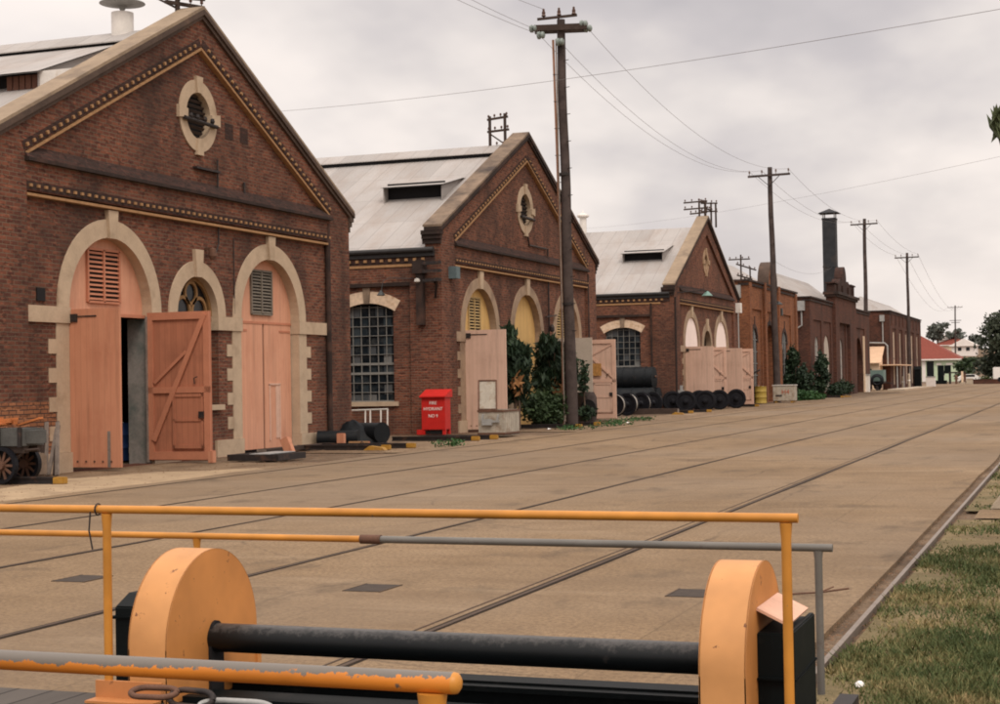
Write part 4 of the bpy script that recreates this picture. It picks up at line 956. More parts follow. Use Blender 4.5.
m = MB(); m.prism([ring(107.8, 7.8, 1.5, 1.66)], 'X', -20.35, -19.60); m.build('gable_coping', 'brown_mould', B4)
m = MB(); m.prism([arched(107.8, 1.0, 7.62, 8.8)], 'X', -20.2, -20.15); m.build('gable_louvre', 'black_gap', B4)
pane(B4, 102.4, 1.9, 1.0, 4.85, 'dark_glass'); pane(B4, 113.4, 1.9, 1.0, 4.85, 'panes')
for y, w, z in ((102.4, 1.9, 4.85), (107.75, 2.9, 5.2), (113.4, 1.9, 4.85)): hood(B4, y, w, z)
hip_roof(B4, -26.5, -20.6, 100.2, 116, 7.75, 9.7, 2.0, 'corrugated')
m = MB(); m.box(-20.6, -20.2, 99.55, 99.9, 6.7, 7.5); m.tube([(-20.4, 99.75, 6.7), (-20.4, 99.75, .1)], .06, 8); m.build('rainwater_head', 'grey_metal', B4)
m = MB(); m.box(-19.66, -19.5, 110.6, 110.9, 5.9, 6.4); m.tube([(-19.6, 106.2, 6.6), (-19.0, 106.4, 6.7)], .03, 6); m.lathe([(.03, .2), (.28, 0), (.25, -.02)], (-19.0, 106.5, 6.5), 'Z', 12); m.build('wall_lamp', 'grey_shade', B4)
# plum coloured building with the tall stepped centre
B5 = flat_front('brick_building', 'dark brick building with a tall stepped centre and a black chimney behind it', 124.3, 161.0, 7.75,
    [[(126.0, .3), (130.0, .3), (130.0, 6.1), (126.0, 6.1)], [(131.2, .3), (135.2, .3), (135.2, 6.1), (131.2, 6.1)], [(139.2, .3), (144.0, .3), (144.0, 6.1), (139.2, 6.1)], [(149.8, -.04), (157.2, -.04), (157.2, 6.1), (149.8, 6.1)]],
    [arched(128.0, 1.7, .9, 4.8), arched(133.2, 3.2, -.03, 5.0), arched(141.4, 2.0, .9, 4.85), arched(153.3, 5.4, -.03, 5.2)], 'plum_brick')
m2 = MB(); m2.prism([[(136.2, 6.2), (149.3, 6.2), (149.3, 8.75), (136.2, 8.75)]], 'X', -20.3, -19.5); m2.box(-19.8, -19.5, 136.2, 138.4, -.2, 6.2); m2.box(-19.8, -19.5, 145.0, 149.3, -.2, 6.2); m2.build('tower_bay', 'plum_brick', B5)
m = MB(); m.box(-20.5, -19.2, 135.9, 149.7, 8.55, 8.78); m.box(-20.4, -19.35, 136.0, 149.5, 8.35, 8.55); m.build('cornice', 'soot', B5)
m = MB(); m.prism([[(136.6, 8.78), (149.0, 8.78), (149.0, 9.75), (146.2, 9.75), (145.0, 10.05)] + arc(142.6, 10.0, 1.25, 0, math.pi, 14) + [(140.0, 10.05), (139.4, 9.6), (136.6, 9.4)]], 'X', -20.3, -19.6); m.build('stepped_gable', 'sooty_brick', B5)
m = MB()
for y in (138.0, 141.0, 144.6, 147.4): m.box(-19.62, -19.45, y - .3, y + .3, 8.78, 9.5)
m.box(-20.4, -19.5, 136.4, 139.0, 9.5, 9.62); m.box(-20.4, -19.5, 146.2, 149.2, 9.75, 9.88); m.build('gable_pier', 'sooty_brick', B5)
pane(B5, 128.0, 1.7, .9, 4.8, 'pale_glass'); pane(B5, 133.2, 3.2, 0, 5.0, 'grey_door', 'door', bars=False); pane(B5, 141.4, 2.0, .9, 4.85, 'pale_glass')
m = MB(); m.box(-19.85, -19.7, 156.3, 156.6, .0, 5.4); m.build('door_post', 'cream_wall', B5)
hip_roof(B5, -26, -20.6, 124.6, 148, 7.85, 10.1, 2.2)
hip_roof(B5, -26, -20.6, 149, 160.5, 7.85, 9.6, 2.0)
m = MB(); m.box(-20.75, -20.15, 123.9, 124.3, 6.75, 7.5); m.tube([(-20.4, 124.1, 6.75), (-20.4, 124.1, 5.6), (-20.9, 124.1, 5.3)], .06, 8); m.build('rainwater_head', 'grey_metal', B5)
ck = thing('chimney_stack', 'tall black square chimney with a hat, behind the dark brick building', 'chimney', (-25.5, 175, 0))
m = MB(); m.prism([[(-26.2, 174.3), (-24.8, 174.3), (-24.8, 175.7), (-26.2, 175.7)]], 'Z', 0, 18.75); m.box(-26.23, -24.77, 174.27, 175.73, 13.4, 13.55); m.box(-26.25, -24.75, 174.25, 175.75, 18.6, 18.78); m.build('shaft', M('chimney_black', (.03, .032, .036), .85, .35, 1.5, blotch=(.06, .05, .045), bscale=.6), ck)
m = MB()
for x in (-26.1, -24.9):
    for y in (174.4, 175.6): m.box(x - .05, x + .05, y - .05, y + .05, 18.75, 19.3)
m.build('hat_posts', 'grey_metal', ck)
m = MB(); m.add([(-26.6, 173.9, 19.3), (-24.4, 173.9, 19.3), (-24.4, 176.1, 19.3), (-26.6, 176.1, 19.3), (-25.5, 175, 19.85)], [(0, 1, 4), (1, 2, 4), (2, 3, 4), (3, 0, 4), (3, 2, 1, 0)]); m.build('hat', 'chimney_black', ck)
m = MB(); m.tube([(-25.5, 174.2, 13.4), (-25.5, 171, 12.9)], .03, 6); m.build('stay_bracket', 'iron', ck)
# end building with narrow cream windows
wy = [(183.5, 1.2), (190.2, 1.0), (196.9, 1.0), (203.6, 1.2), (210.3, 1.0)]
B6 = flat_front('brick_building', 'dark brick building with tall narrow cream windows at the far end of the row', 178.8, 214.8, 8.6,
    [[(y - 1.7, .2), (y + 1.7, .2), (y + 1.7, 6.8), (y - 1.7, 6.8)] for y, _ in wy], [[(y - w / 2, .5), (y + w / 2, .5), (y + w / 2, 6.4), (y - w / 2, 6.4)] for y, w in wy], 'plum_brick')
for y, w in wy:
    m = MB(); m.box(-19.98, -19.90, y - w / 2, y + w / 2, .5, 6.4); o = m.build('window', 'cream_wall', B6)
    m = MB(); m.box(-19.90, -19.87, y - .05, y + .05, .5, 6.4); m.box(-19.90, -19.87, y - w / 2, y + w / 2, 3.4, 3.5); m.build('sash_bars', 'sash', o)
hip_roof(B6, -26, -20.5, 179.2, 214.2, 8.6, 10.5, 2.5, 'corrugated')
m = MB()
for k in range(9): m.box(-19.8, -19.7, 180.5 + k * 4, 181.1 + k * 4, 7.2, 8.5)
m.build('parapet_pier', 'plum_brick', B6)
m = MB(); m.box(-20.8, -20.3, 178.4, 178.8, 7.5, 8.2); m.tube([(-20.5, 178.6, 7.5), (-20.5, 178.6, 5.2)], .07, 8); m.tube([(-22.6, 178.5, 5.2), (-20.3, 178.5, 5.1), (-20.0, 178.3, 4.8), (-20.0, 178.3, 2.6)], .09, 8); m.build('downpipe', 'grey_metal', B6)
ln = thing('lean_to', 'cream lean-to shed with a sloping roof against the end brick building', 'shed', (-22, 176, 0))
m = MB(); m.box(-24.5, -20.6, 175.5, 178.6, 0, 3.0); m.prism([[(175.5, 3.0), (178.6, 3.0), (178.6, 4.6)]], 'X', -24.5, -20.6); m.build('wall', 'cream_wall', ln)
m = MB(); m.add([(-24.7, 175.0, 2.95), (-20.35, 175.0, 2.95), (-20.35, 178.6, 4.75), (-24.7, 178.6, 4.75), (-24.7, 175.0, 2.87), (-20.35, 175.0, 2.87), (-20.35, 178.6, 4.67), (-24.7, 178.6, 4.67)], [(0, 1, 2, 3), (7, 6, 5, 4), (0, 4, 5, 1), (1, 5, 6, 2), (2, 6, 7, 3), (3, 7, 4, 0)]); m.build('roof', 'lean_roof', ln)
m = MB(); m.box(-22.4, -21.4, 175.44, 175.49, .1, 2.3); m.build('door', 'black_gap', ln)
cp = thing('awning', 'thin flat awning on posts beside the cream lean-to', 'awning', (-19.3, 184, 0))
m = MB(); m.box(-20.9, -18.6, 176, 190, 2.62, 2.74); m.build('awning_roof', 'lean_roof', cp)
for y in (176.3, 183, 189.7):
    m = MB(); m.tube([(-18.8, y, 0), (-18.8, y, 2.62)], .06, 8); m.build('post', 'grey_metal', cp)

# ------------------------------------------------------------------ houses and trees beyond the yard
def house(name, label, x0, x1, y0, y1, hw, hr, wall, roof, gable=False, base=0.0, wins=()):
    b = thing(name, label, 'house', ((x0 + x1) / 2, (y0 + y1) / 2, base))
    m = MB(); m.box(x0, x1, y0, y1, base - 3, base + hw); m.build('wall', wall, b)
    e = .7; cx = (x0 + x1) / 2; ins = 0 if gable else (x1 - x0) / 2 * .9; z0 = base + hw; m = MB()
    m.add([(x0 - e, y0 - e, z0), (x1 + e, y0 - e, z0), (x1 + e, y1 + e, z0), (x0 - e, y1 + e, z0), (cx, y0 - e + ins, base + hr), (cx, y1 + e - ins, base + hr)], [(0, 1, 4), (1, 2, 5, 4), (2, 3, 5), (3, 0, 4, 5), (3, 2, 1, 0)]); m.build('roof', roof, b)
    m = MB(); m.box(x0 - e - .05, x1 + e + .05, y0 - e - .06, y0 - e - .005, z0 - .22, z0 + .05); m.build('fascia', 'white_wall', b)
    for xa, xb, za, zb, mt in wins:
        m = MB(); m.box(xa, xb, y0 - .05, y0 + .05, base + za, base + zb); w = m.build('window', mt, b)
        m = MB(); m.box(xa - .08, xb + .08, y0 - .09, y0 - .03, base + za - .1, base + za); m.build('sill', 'white_wall', w)
    return b
g = house('green_office', 'pale green building with a wide red hipped roof at the end of the row', -42, -23.3, 330, 346, 4.5, 10.3, 'green_wall', 'red_roof', wins=((-29.4, -28.0, .2, 4.1, 'dark_glass'), (-26.9, -25.9, 1.2, 2.2, 'dark_glass')))
m = MB(); m.box(-27.5, -26.5, 329.9, 330, 3.3, 3.7); m.box(-25.6, -24.0, 329.9, 330, 3.3, 3.7); m.build('name_board', 'white_wall', g)
m = MB(); m.box(-30.3, -29.6, 329.9, 330.1, 0, 4.4); m.build('corner_board', 'white_wall', g)
house('hill_house', 'low house with a red roof on the rise behind the green building', -50.5, -36.5, 596, 606, 2.2, 5.0, 'cream_wall', 'red_roof', base=9.6, gable=False)
house('hill_house', 'white gabled house on the rise behind the last pole', -41.5, -33.6, 560, 572, 2.8, 5.2, 'white_wall', 'white_wall', gable=True, base=8.1, wins=((-39.5, -38.3, 1, 2.2, 'dark_glass'), (-36.8, -35.6, 1, 2.2, 'dark_glass')))
house('hill_house', 'small white house half hidden on top of the rise', -53, -48, 640, 650, 3.0, 5.0, 'white_wall', 'white_wall', gable=True, base=11.8)

def tree(label, x, y, z, h, spread, n, leaf, mat, seed, group=None, trunk=.3, low=.25, kind='tree', squash=1.0):
    t = thing(kind, label, 'tree', (x, y, z), group); g = random.Random(seed); cl = []
    m = MB(); m.tube([(x, y, z - .3), (x + .1, y, z + h * .3), (x, y + .1, z + h * .7)], [trunk, trunk * .75, trunk * .3], 8)
    for k in range(9):
        a = g.uniform(0, 6.28); d = spread * g.uniform(.15, .75); hz = z + h * g.uniform(low + .1, .88); r = spread * g.uniform(.28, .5)
        c = (x + math.cos(a) * d, y + math.sin(a) * d, hz, r, r, r * .7 * squash); cl.append(c)
        m.tube([(x, y, z + h * g.uniform(.2, .5)), (x + math.cos(a) * d * .5, y + math.sin(a) * d * .5, (hz + z + h * .4) / 2), c[:3]], [trunk * .4, trunk * .25, trunk * .1], 5, caps=False)
    cl.append((x, y, z + h * .62, spread * .55, spread * .55, h * .3))
    m.build('trunk', 'bark', t, smooth=60)
    raw_build(leaf_cloud(cl, n, leaf, seed=seed), 'crown', mat, t)
    return t
tree('large dark tree at the right edge beyond the yard', -12.2, 268, 0, 11.0, 5.6, 9000, .42, 'leaf_hazy', 21, trunk=.4, low=.12)
tree('dark bushy tree behind the far end of the low garden wall', -6.0, 262, 0, 9.5, 5.5, 6000, .42, 'leaf_hazy', 22, trunk=.4, low=.1)
tree('round grey green tree alone on the skyline', -49.4, 600, 10.5, 10.2, 4.6, 1500, .8, 'leaf_far_haze', 23, trunk=.35, low=.3)
tree('flat topped tree on the skyline right of the round one', -42.5, 600, 13.4, 4.6, 1.9, 260, .7, 'leaf_far_haze', 24, trunk=.25, low=.55, squash=.4)
tree('dark rounded tree in front of the red roofed hill house', -44.0, 520, 3.5, 6.3, 4.2, 2200, .55, 'leaf_hazy', 25, trunk=.3, low=.05)
tree('dull green tree behind the low red roof on the rise', -46.0, 640, 10.5, 7.0, 4.5, 1200, .8, 'leaf_far_haze', 26, low=.2)
tree('green tree between the skyline pole and the white house', -38.5, 640, 10.0, 6.0, 3.6, 900, .8, 'leaf_far_haze', 27, low=.2)
tree('pale bushy tree low behind the parked cars', -19.5, 300, 0, 4.6, 3.0, 1600, .35, 'leaf_mid', 28, low=.05)
# wall, cars and bits near the end of the yard
gw = thing('garden_wall', 'low brown brick garden wall with shrubs behind it at the end of the yard', 'wall', (-12, 242, 0))
m = MB(); m.box(-15.0, -4, 241.6, 242.0, -.1, .62); m.box(-15.1, -4, 241.55, 242.05, .62, .70); m.build('brickwork', 'plum_brick', gw)
for i, (x, s) in enumerate(((-13.6, .8), (-11.9, .9), (-10.2, .8), (-8.5, .9))):
    m = leaf_cloud([(x, 242.9, .55, s, .6, .5), (x + .5, 243.1, .7, .6, .5, .4)], 420, .2, seed=60 + i)
    tag(raw_build(m, 'shrub', 'leaf_olive'), ('scruffy shrub at the left end of the low garden wall', 'second scruffy shrub along the low garden wall', 'third scruffy shrub along the low garden wall', 'last scruffy shrub along the low garden wall before the frame edge')[i], 'shrub', 'shrubs behind the low garden wall')

def car(name, label, loc, rz, mat, van=False):
    t = thing(name, label, 'van' if van else 'car'); L, W = (4.6, 1.8)
    prof = [(-2.3, .35), (2.3, .35), (2.3, .75), (2.2, .9), (1.2, .98), (.6, 1.42), (-1.2, 1.45), (-1.9, 1.0), (-2.3, .92)] if not van else [(-2.3, .35), (2.3, .35), (2.3, .9), (1.9, 1.15), (1.3, 2.0), (-2.2, 2.05), (-2.3, 1.9)]
    m = MB(); m.prism([prof], 'Y', -W / 2, W / 2); m.build('body', mat, t, loc=(0, 0, 0), bevel=.06)
    m = MB(); zz = (1.02, 1.36) if not van else (1.25, 1.85)
    for s in (-1, 1): m.box(-1.2, .55 if not van else 1.1, s * W / 2 - .01, s * W / 2 + .01, *zz)
    m.build('window', 'dark_glass', t, loc=(0, 0, 0))
    for x in (-1.4, 1.4):
        for s in (-1, 1):
            m = MB(); m.tube([(x, s * .72, .32), (x, s * .93, .32)], .32, 14); w = m.build('wheel', 'black_rubber', t, loc=(0, 0, 0))
    return place(t, loc, rz)
car('parked_car', 'white car parked beyond the garden wall, left one of the pair', (-16.6, 262, 0), R(8), 'car_white')
car('parked_car', 'white car parked beyond the garden wall, right one of the pair', (-11.2, 258, 0), R(-5), 'car_white')
car('parked_van', 'pale van cut off by the right edge beyond the garden wall', (-9.6, 236, .35), R(4), 'car_white', van=True)

def simple(name, label, cat, parts, loc=(0, 0, 0), group=None):
    t = thing(name, label, cat, loc, group)
    for n, m, mt in parts: m.build(n, mt, t)
    return t
simple('work_bench', 'dark metal frame bench standing before the pale green building', 'bench', [('bench_top', MB().box(-19.4, -16.9, 254.6, 255.6, 1.62, 1.84), 'iron'), ('leg', MB().box(-19.4, -19.1, 254.7, 255.5, 0, 1.62), 'iron'), ('leg', MB().box(-17.2, -16.9, 254.7, 255.5, .35, 1.62), 'rusty_iron')], (-18.2, 255, 0))
simple('machine_cabinet', 'tall black machine on a plinth before the pale green building', 'machine', [('cabinet', MB().box(-21.2, -20.3, 256.4, 257.4, .5, 2.9), 'black_paint'), ('plinth', MB().box(-22.0, -19.9, 256, 258, 0, .55), 'black_paint'), ('screen', MB().box(-20.2, -19.2, 256.6, 256.7, 1.6, 2.9), 'black_paint')], (-21, 257, 0))
simple('marker_post', 'cream post standing at the corner of the pale green building', 'post', [('shaft', MB().box(-17.3, -17.0, 251, 251.3, 0, 1.9), 'cream_wall'), ('foot', MB().box(-17.45, -16.85, 250.9, 251.4, 0, .25), 'concrete_block')], (-17.1, 251, 0))
simple('fire_plug', 'brown standing hydrant just left of the cream marker post', 'hydrant', [('barrel', MB().lathe([(.18, 0), (.16, .9), (.24, 1.0), (.2, 1.25), (.05, 1.4)], (-18.0, 250.6, 0), 'Z', 10), 'rusty_iron'), ('outlet', MB().tube([(-18.3, 250.6, .8), (-17.7, 250.6, .8)], .1, 8), 'rusty_iron')], (-18, 250.6, 0))
simple('kerb_block', 'pale concrete block lying at the end of the garden wall', 'block', [('block', MB().box(-16.1, -15.2, 244, 245, 0, .75), 'concrete_block'), ('cap', MB().box(-16.15, -15.15, 243.95, 245.05, .75, .83), 'concrete_block')], (-15.6, 244.5, 0))
# ------------------------------------------------------------------ poles, racks and wires
def pole(label, base, top, r0, r1, arm_w, arm_dir, insul=4, extra=None):
    t = thing('utility_pole', label, 'pole', base, 'timber power poles along the yard'); B, P = Vector(base), Vector(top)
    m = MB(); n = 10; m.tube([B.lerp(P, i / n) + Vector((math.sin(i * 1.3) * .02, math.cos(i * 1.9) * .02, -.3 if i == 0 else 0)) for i in range(n + 1)], [r0 + (r1 - r0) * i / n for i in range(n + 1)], 14); m.build('shaft', 'pole_wood', t, smooth=50)
    ax = Vector(arm_dir).normalized(); tips = []
    za = P.z - .55; c = Vector((P.x, P.y, za)); side = ax.cross(Vector((0, 0, 1)))
    m = MB(); off = side * (r1 + .06); m.bar(c + off - ax * arm_w, c + off + ax * arm_w, .11, .14); arm = m.build('crossarm', 'pole_wood', t)
    for k in range(insul):
        f = -1 + 2 * k / (insul - 1); p = c + off + ax * (arm_w * .93 * f)
        if insul == 4 and k in (1, 2): p = c + off + ax * (arm_w * (.28 if k == 2 else -.28) * 1.2)
        m = MB(); m.lathe([(.02, 0), (.02, .14), (.065, .15), (.045, .21), (.06, .24), (.03, .32), (0, .33)], (p.x, p.y, p.z + .06), 'Z', 8); m.build('insulator', 'brown_insulator', arm, smooth=40); tips.append(p + Vector((0, 0, .34)))
    m = MB()
    for s in (-1, 1): m.bar(c + off * 1.1 + ax * (s * arm_w * .55), c + off * .8 - Vector((0, 0, .7)), .03, .04)
    m.build('arm_brace', 'iron', t)
    return t, tips, ax, c
# nearest pole: heavy double arm with big strain insulators and a conduit down its side
P1b, P1t = (-17.71, 56.0, 0), (-17.86, 56.0, 15.05)
t1 = thing('utility_pole', 'tall timber power pole nearest the camera, with a conduit down its side', 'pole', P1b, 'timber power poles along the yard')
m = MB(); n = 12; m.tube([Vector(P1b).lerp(Vector(P1t), i / n) + Vector((.02 * math.sin(i * 1.1), .02 * math.cos(i * 1.7), -.3 if i == 0 else 0)) for i in range(n + 1)], [.225 - .075 * i / n for i in range(n + 1)], 18); m.build('shaft', 'pole_wood', t1, smooth=50)
ax = Vector((1, .25, 0)).normalized(); c = Vector((P1t[0], P1t[1], 14.72)); fr_ = Vector((.25, -1, 0)).normalized()
m = MB()
for s in (-1, 1): m.bar(c + fr_ * (.24 * s) - ax * .98, c + fr_ * (.24 * s) + ax * .98, .12, .22)
arm = m.build('crossarm', 'dark_wood', t1)
m = MB(); m.bar(c - ax * .86 + Vector((0, 0, .36)) + fr_ * .1, c + ax * .62 + Vector((0, 0, .46)) + fr_ * .1, .08, .09); m.bar(c + Vector((-.08, 0, .1)), c + Vector((-.08, 0, .5)), .06, .06); m.build('upper_arm', 'dark_wood', t1)
for k in (-.62, -.05, .5):
    p = c + ax * k + Vector((0, 0, .44 + .03 * k)) + fr_ * .1; m = MB(); m.lathe([(.02, 0), (.09, .05), (.06, .12), (.075, .16), (.04, .26), (.05, .30), (0, .34)], p, 'Z', 10); m.build('insulator', 'brown_insulator', arm, smooth=40)
strain = []
for k, zz, f in ((-1.0, 0, .2), (-.72, -.28, .3), (.86, .10, .2), (1.0, 0, -.15), (-.02, -.55, .3)):
    p = c + ax * k + fr_ * f + Vector((0, 0, zz)); m = MB(); d = fr_
    m.lathe([(.05, -.16), (.14, -.12), (.15, -.04), (.09, 0), (.14, .05), (.12, .12), (.04, .16)], p, 'X', 12); m.build('strain_insulator', M('green_porcelain', (.22, .26, .24), .3, .2, 6.0), arm, smooth=40); strain.append(p)
m = MB(); m.tube([(P1b[0] - .27, 55.85, 0), (P1b[0] - .27, 55.85, 6), (P1t[0] - .27, 55.88, 14.3)], .045, 8); m.build('conduit', 'brown_conduit', t1, smooth=40)
m = MB(); m.tube([(P1b[0] - .20, 55.72, 0), (P1t[0] - .13, 55.78, 14.3)], .025, 6); m.build('earth_cable', 'grey_wood', t1)
m = MB()
for k in range(22):
    z = 3.0 + k * .5; x = P1b[0] - .01 * z; m.tube([(x + (.12 if k % 2 else -.1), 55.9, z), (x + (.33 if k % 2 else -.30), 55.8, z)], .014, 5)
for z in (4.5, 9.3): m.lathe([(.225, -.05), (.225, .05)], (P1b[0] - .01 * z - .03, 56.0, z), 'Z', 14)
m.build('climbing_spike', 'iron', t1)
arms = Vector((1, -.12, 0))
p2, tips2, _, c2 = pole('timber power pole with a single crossarm before the orange brick building', (-18.77, 103.9, 0), (-18.95, 103.9, 15.4), .24, .15, 1.42, arms)
p3, tips3, _, c3 = pole('timber power pole standing right of the tall black chimney', (-20.0, 160.0, 0), (-19.9, 160.0, 17.1), .25, .16, 1.35, arms)
p4, tips4, _, c4 = pole('timber power pole at the far end of the last brick building', (-18.9, 190.5, 0), (-18.9, 190.5, 15.8), .22, .14, 1.40, arms, 5)
p5, tips5, _, c5 = pole('slim pole with stacked crossarms in front of the hill houses', (-33.9, 470, 0), (-33.6, 470, 20.9), .26, .18, 2.1, arms, 5)
m = MB(); m.bar((-35.2, 469.7, 16.6), (-32.0, 469.7, 16.6), .12, .16); m.bar((-34.8, 469.7, 16.0), (-32.4, 469.7, 16.0), .12, .16); m.build('lower_crossarm', 'pole_wood', p5)

def wire(label, a, b, sag, r=.011, group='overhead wires between the poles', n=24):
    A, B = Vector(a), Vector(b); m = MB()
    m.tube([A.lerp(B, i / n) - Vector((0, 0, sag * 4 * (i / n) * (1 - i / n))) for i in range(n + 1)], r, 5, caps=False)
    o = m.build('overhead_wire', 'wire', None); tag(o, label, 'wire', group); return o
d2 = [tips2[0], tips2[1], tips2[3]]; s1 = [strain[0], strain[4], strain[3]]
nm = ('left', 'middle', 'right')
for i in range(3): wire(f'wire from the {("outer left", "centre", "right hand")[i]} green insulator of the nearest pole to the second pole', s1[i], d2[i], 1.5, .0075)
d3 = [tips3[0], tips3[1], tips3[3]]
for i in range(3): wire(f'wire from the {("outer left", "inner left", "outer right")[i]} insulator of the orange building pole to the chimney pole', d2[i], d3[i], 1.2, .009)
d4 = [tips4[0], tips4[2], tips4[4]]
for i in range(3): wire(f'wire from the {("outer left", "inner left", "outer right")[i]} insulator of the chimney pole to the end building pole', d3[i], d4[i], .6, .010)
d5 = [tips5[0], tips5[2], tips5[4]]
for i in range(3): wire(f'wire from the {("left end", "middle", "right end")[i]} of the end building pole arm to the hill house pole', d4[i], d5[i], 3.5, .014, n=32)
prev = [(-18.9, 8, 14.9), (-18.2, 8, 14.6), (-17.3, 8, 14.9)]; near = [c + ax * -.62 + Vector((0, 0, .75)), strain[1], strain[0]]
for i in range(3): wire(f'wire running from the {("small upper", "lower green", "outer green")[i]} insulator of the nearest pole over the nearest workshop', near[i], prev[i], 1.0, .007)
wire('long single wire crossing the sky above all the roofs', (-35.384, 66, 14.47), (.6, 40, 10.64), .35, .0075, 'wires crossing the yard')
wire('faint wire crossing the sky beside the top of the chimney', (-71.7, 230, 24.5), (-3.0, 98.0, 14.6), .8, .008, 'wires crossing the yard')
wire('faint wire slung from the chimney to the orange brick building', (-25.2, 174.2, 13.4), (-20.5, 112.0, 10.0), .9, .008, 'wires crossing the yard')

def rack(label, x, y, z0, posts, bars, diag=None, mat='dark_wood', cat='wire rack'):
    t = thing('insulator_rack', label, cat, (x, y, z0), 'insulator racks on the workshop gables')
    for dx, dy, h in posts:
        m = MB(); m.bar((x + dx, y + dy, z0 - .5), (x + dx, y + dy, z0 + h), .09, .09); m.build('upright', mat, t)
    for (ax_, ay, az, bx, by, bz) in bars:
        m = MB(); m.bar((x + ax_, y + ay, z0 + az), (x + bx, y + by, z0 + bz), .08, .08); a = m.build('rack_arm', mat, t)
        m = MB()
        for f in (.06, .35, .65, .94):
            p = Vector((x + ax_, y + ay, z0 + az)).lerp(Vector((x + bx, y + by, z0 + bz)), f); m.lathe([(.015, .04), (.015, .08), (.045, .09), (.04, .16), (0, .19)], p, 'Z', 6)
        m.build('insulator', 'brown_insulator', a)
    if diag:
        m = MB(); m.bar(*[tuple(Vector(q) + Vector((x, y, z0))) for q in diag], .05, .05); m.build('rack_brace', mat, t)
    return t
rack('bracket of small insulators on the peak of the nearest gable', -20.35, Y1 - .1, 10.95, [(0, 0, 1.2)], [(-.75, 0, .30, .75, 0, .05), (-.15, -.3, .02, .35, .65, .02)], ((-.7, 0, .28), (0, 0, -.1)))
rack('square insulator rack on the peak of the gable with three equal arches', -20.65, Y2, 10.95, [(0, 0, 1.05), (-.62, 0, .98)], [(-.72, 0, .85, .12, 0, .92), (-.72, 0, .38, .16, 0, .42), (-.40, 0, -.20, .5, 0, -.22)], ((-.62, 0, .3), (0, 0, -.15)))
rack('large tangled insulator rack on the third gable, above the wheelsets', -20.2, Y3, 10.75, [(0, 0, .95), (.36, 0, .95), (.12, .9, .95), (.48, .9, .95), (.75, .9, .85)], [(-.9, 0, .90, .45, 0, .94), (-.9, 0, .52, .45, 0, .56), (-.55, 0, .25, .45, 0, .3), (-.1, .9, .92, .85, .9, .88), (-.1, .9, .45, .85, .9, .42), (.0, 0, .92, .15, .9, .92), (.36, 0, .5, .5, .9, .5)])
t = rack('long pipe rack with arms along the parapet of the orange brick building', -20.6, 102, 7.4, [(0, 0, 2.2), (0, 3, 1.6), (0, 7, 1.9), (0, 1.2, .8), (-.6, 12, 1.5)], [(0, -1.4, 1.5, 0, 5, 1.5), (0, -1.2, .8, 0, 3.6, .8), (0, 6.2, 1.3, 0, 12, 1.35), (-.8, 0, 1.9, .6, 0, 1.9)])

# ------------------------------------------------------------------ things in front of the workshops
# fire hydrant cabinet
hx, hy = -19.80, 47.7
hc = thing('fire_hydrant_cabinet', 'bright red fire hydrant cabinet with white lettering and a sloping lid', 'cabinet', (hx, hy, 0))
m = MB(); m.box(hx - .41, hx + .41, hy, hy + .5, .16, 1.24); m.build('body', 'red_paint', hc, bevel=.01)
m = MB(); m.prism([[(hy - .08, 1.20), (hy + .57, 1.20), (hy + .57, 1.45), (hy + .50, 1.47), (hy - .08, 1.25)]], 'X', hx - .46, hx + .46); m.build('lid', 'red_paint', hc, bevel=.01)
for sx in (-1, 1):
    for sy in (.02, .40):
        m = MB(); m.box(hx + sx * .36 - .05, hx + sx * .36 + .05, hy + sy, hy + sy + .09, 0, .16); m.build('foot', 'red_paint', hc)
m = MB(); m.box(hx - .56, hx - .36, hy - .06, hy + .2, 0, .16); m.build('kerb_foot', 'red_paint', hc)
m = MB(); m.box(hx - .28, hx + .28, hy + .05, hy + .45, .02, .12); m.build('valve_pit', 'black_gap', hc)
for k, w in enumerate(('FIRE', 'HYDRANT', 'NO 9')): text_mesh('lettering', w, .142, 'white_paint', hc, (hx + .0, hy - .006, .98 - .19 * k - (.04 if k == 2 else 0)), (R(90), 0, 0))
# open-lidded metal bin
bx, by = -16.96, 46.15
bn = thing('metal_bin', 'weathered grey metal bin with its lid propped open, beside the red cabinet', 'bin', (bx, by, 0))
m = MB(); w, d, h = .42, .68, .82
m.prism([[(bx - w, by - d), (bx + w, by - d), (bx + w, by + d), (bx - w, by + d)], [(bx - w + .03, by - d + .03), (bx + w - .03, by - d + .03), (bx + w - .03, by + d - .03), (bx - w + .03, by + d - .03)]], 'Z', .05, h); m.box(bx - w, bx + w, by - d, by + d, .03, .08); m.build('body', 'weathered_box', bn)
m = MB()
for z in (h - .03, .1): m.prism([[(bx - w - .025, by - d - .025), (bx + w + .025, by - d - .025), (bx + w + .025, by + d + .025), (bx - w - .025, by + d + .025)], [(bx - w + .01, by - d + .01), (bx + w - .01, by - d + .01), (bx + w - .01, by + d - .01), (bx - w + .01, by + d - .01)]], 'Z', z - .03, z + .03)
m.build('rim', 'rusty_iron', bn)
m = MB(); P = [(bx - w, by - d + .05, h + .02), (bx + .16, by - d + .05, h + .02), (bx + .02, by - d + .45, h + .90), (bx - w - .14, by - d + .45, h + .90)]
m.add(P + [(x, y + .03, z) for x, y, z in P], [(0, 1, 2, 3), (7, 6, 5, 4), (0, 4, 5, 1), (1, 5, 6, 2), (2, 6, 7, 3), (3, 7, 4, 0)]); ld = m.build('lid', 'weathered_box', bn)
m = MB()
for a, b_ in ((0, 1), (1, 2), (2, 3), (3, 0)): m.bar(P[a], P[b_], .045, .045)
m.build('lid_frame', 'rusty_iron', ld)
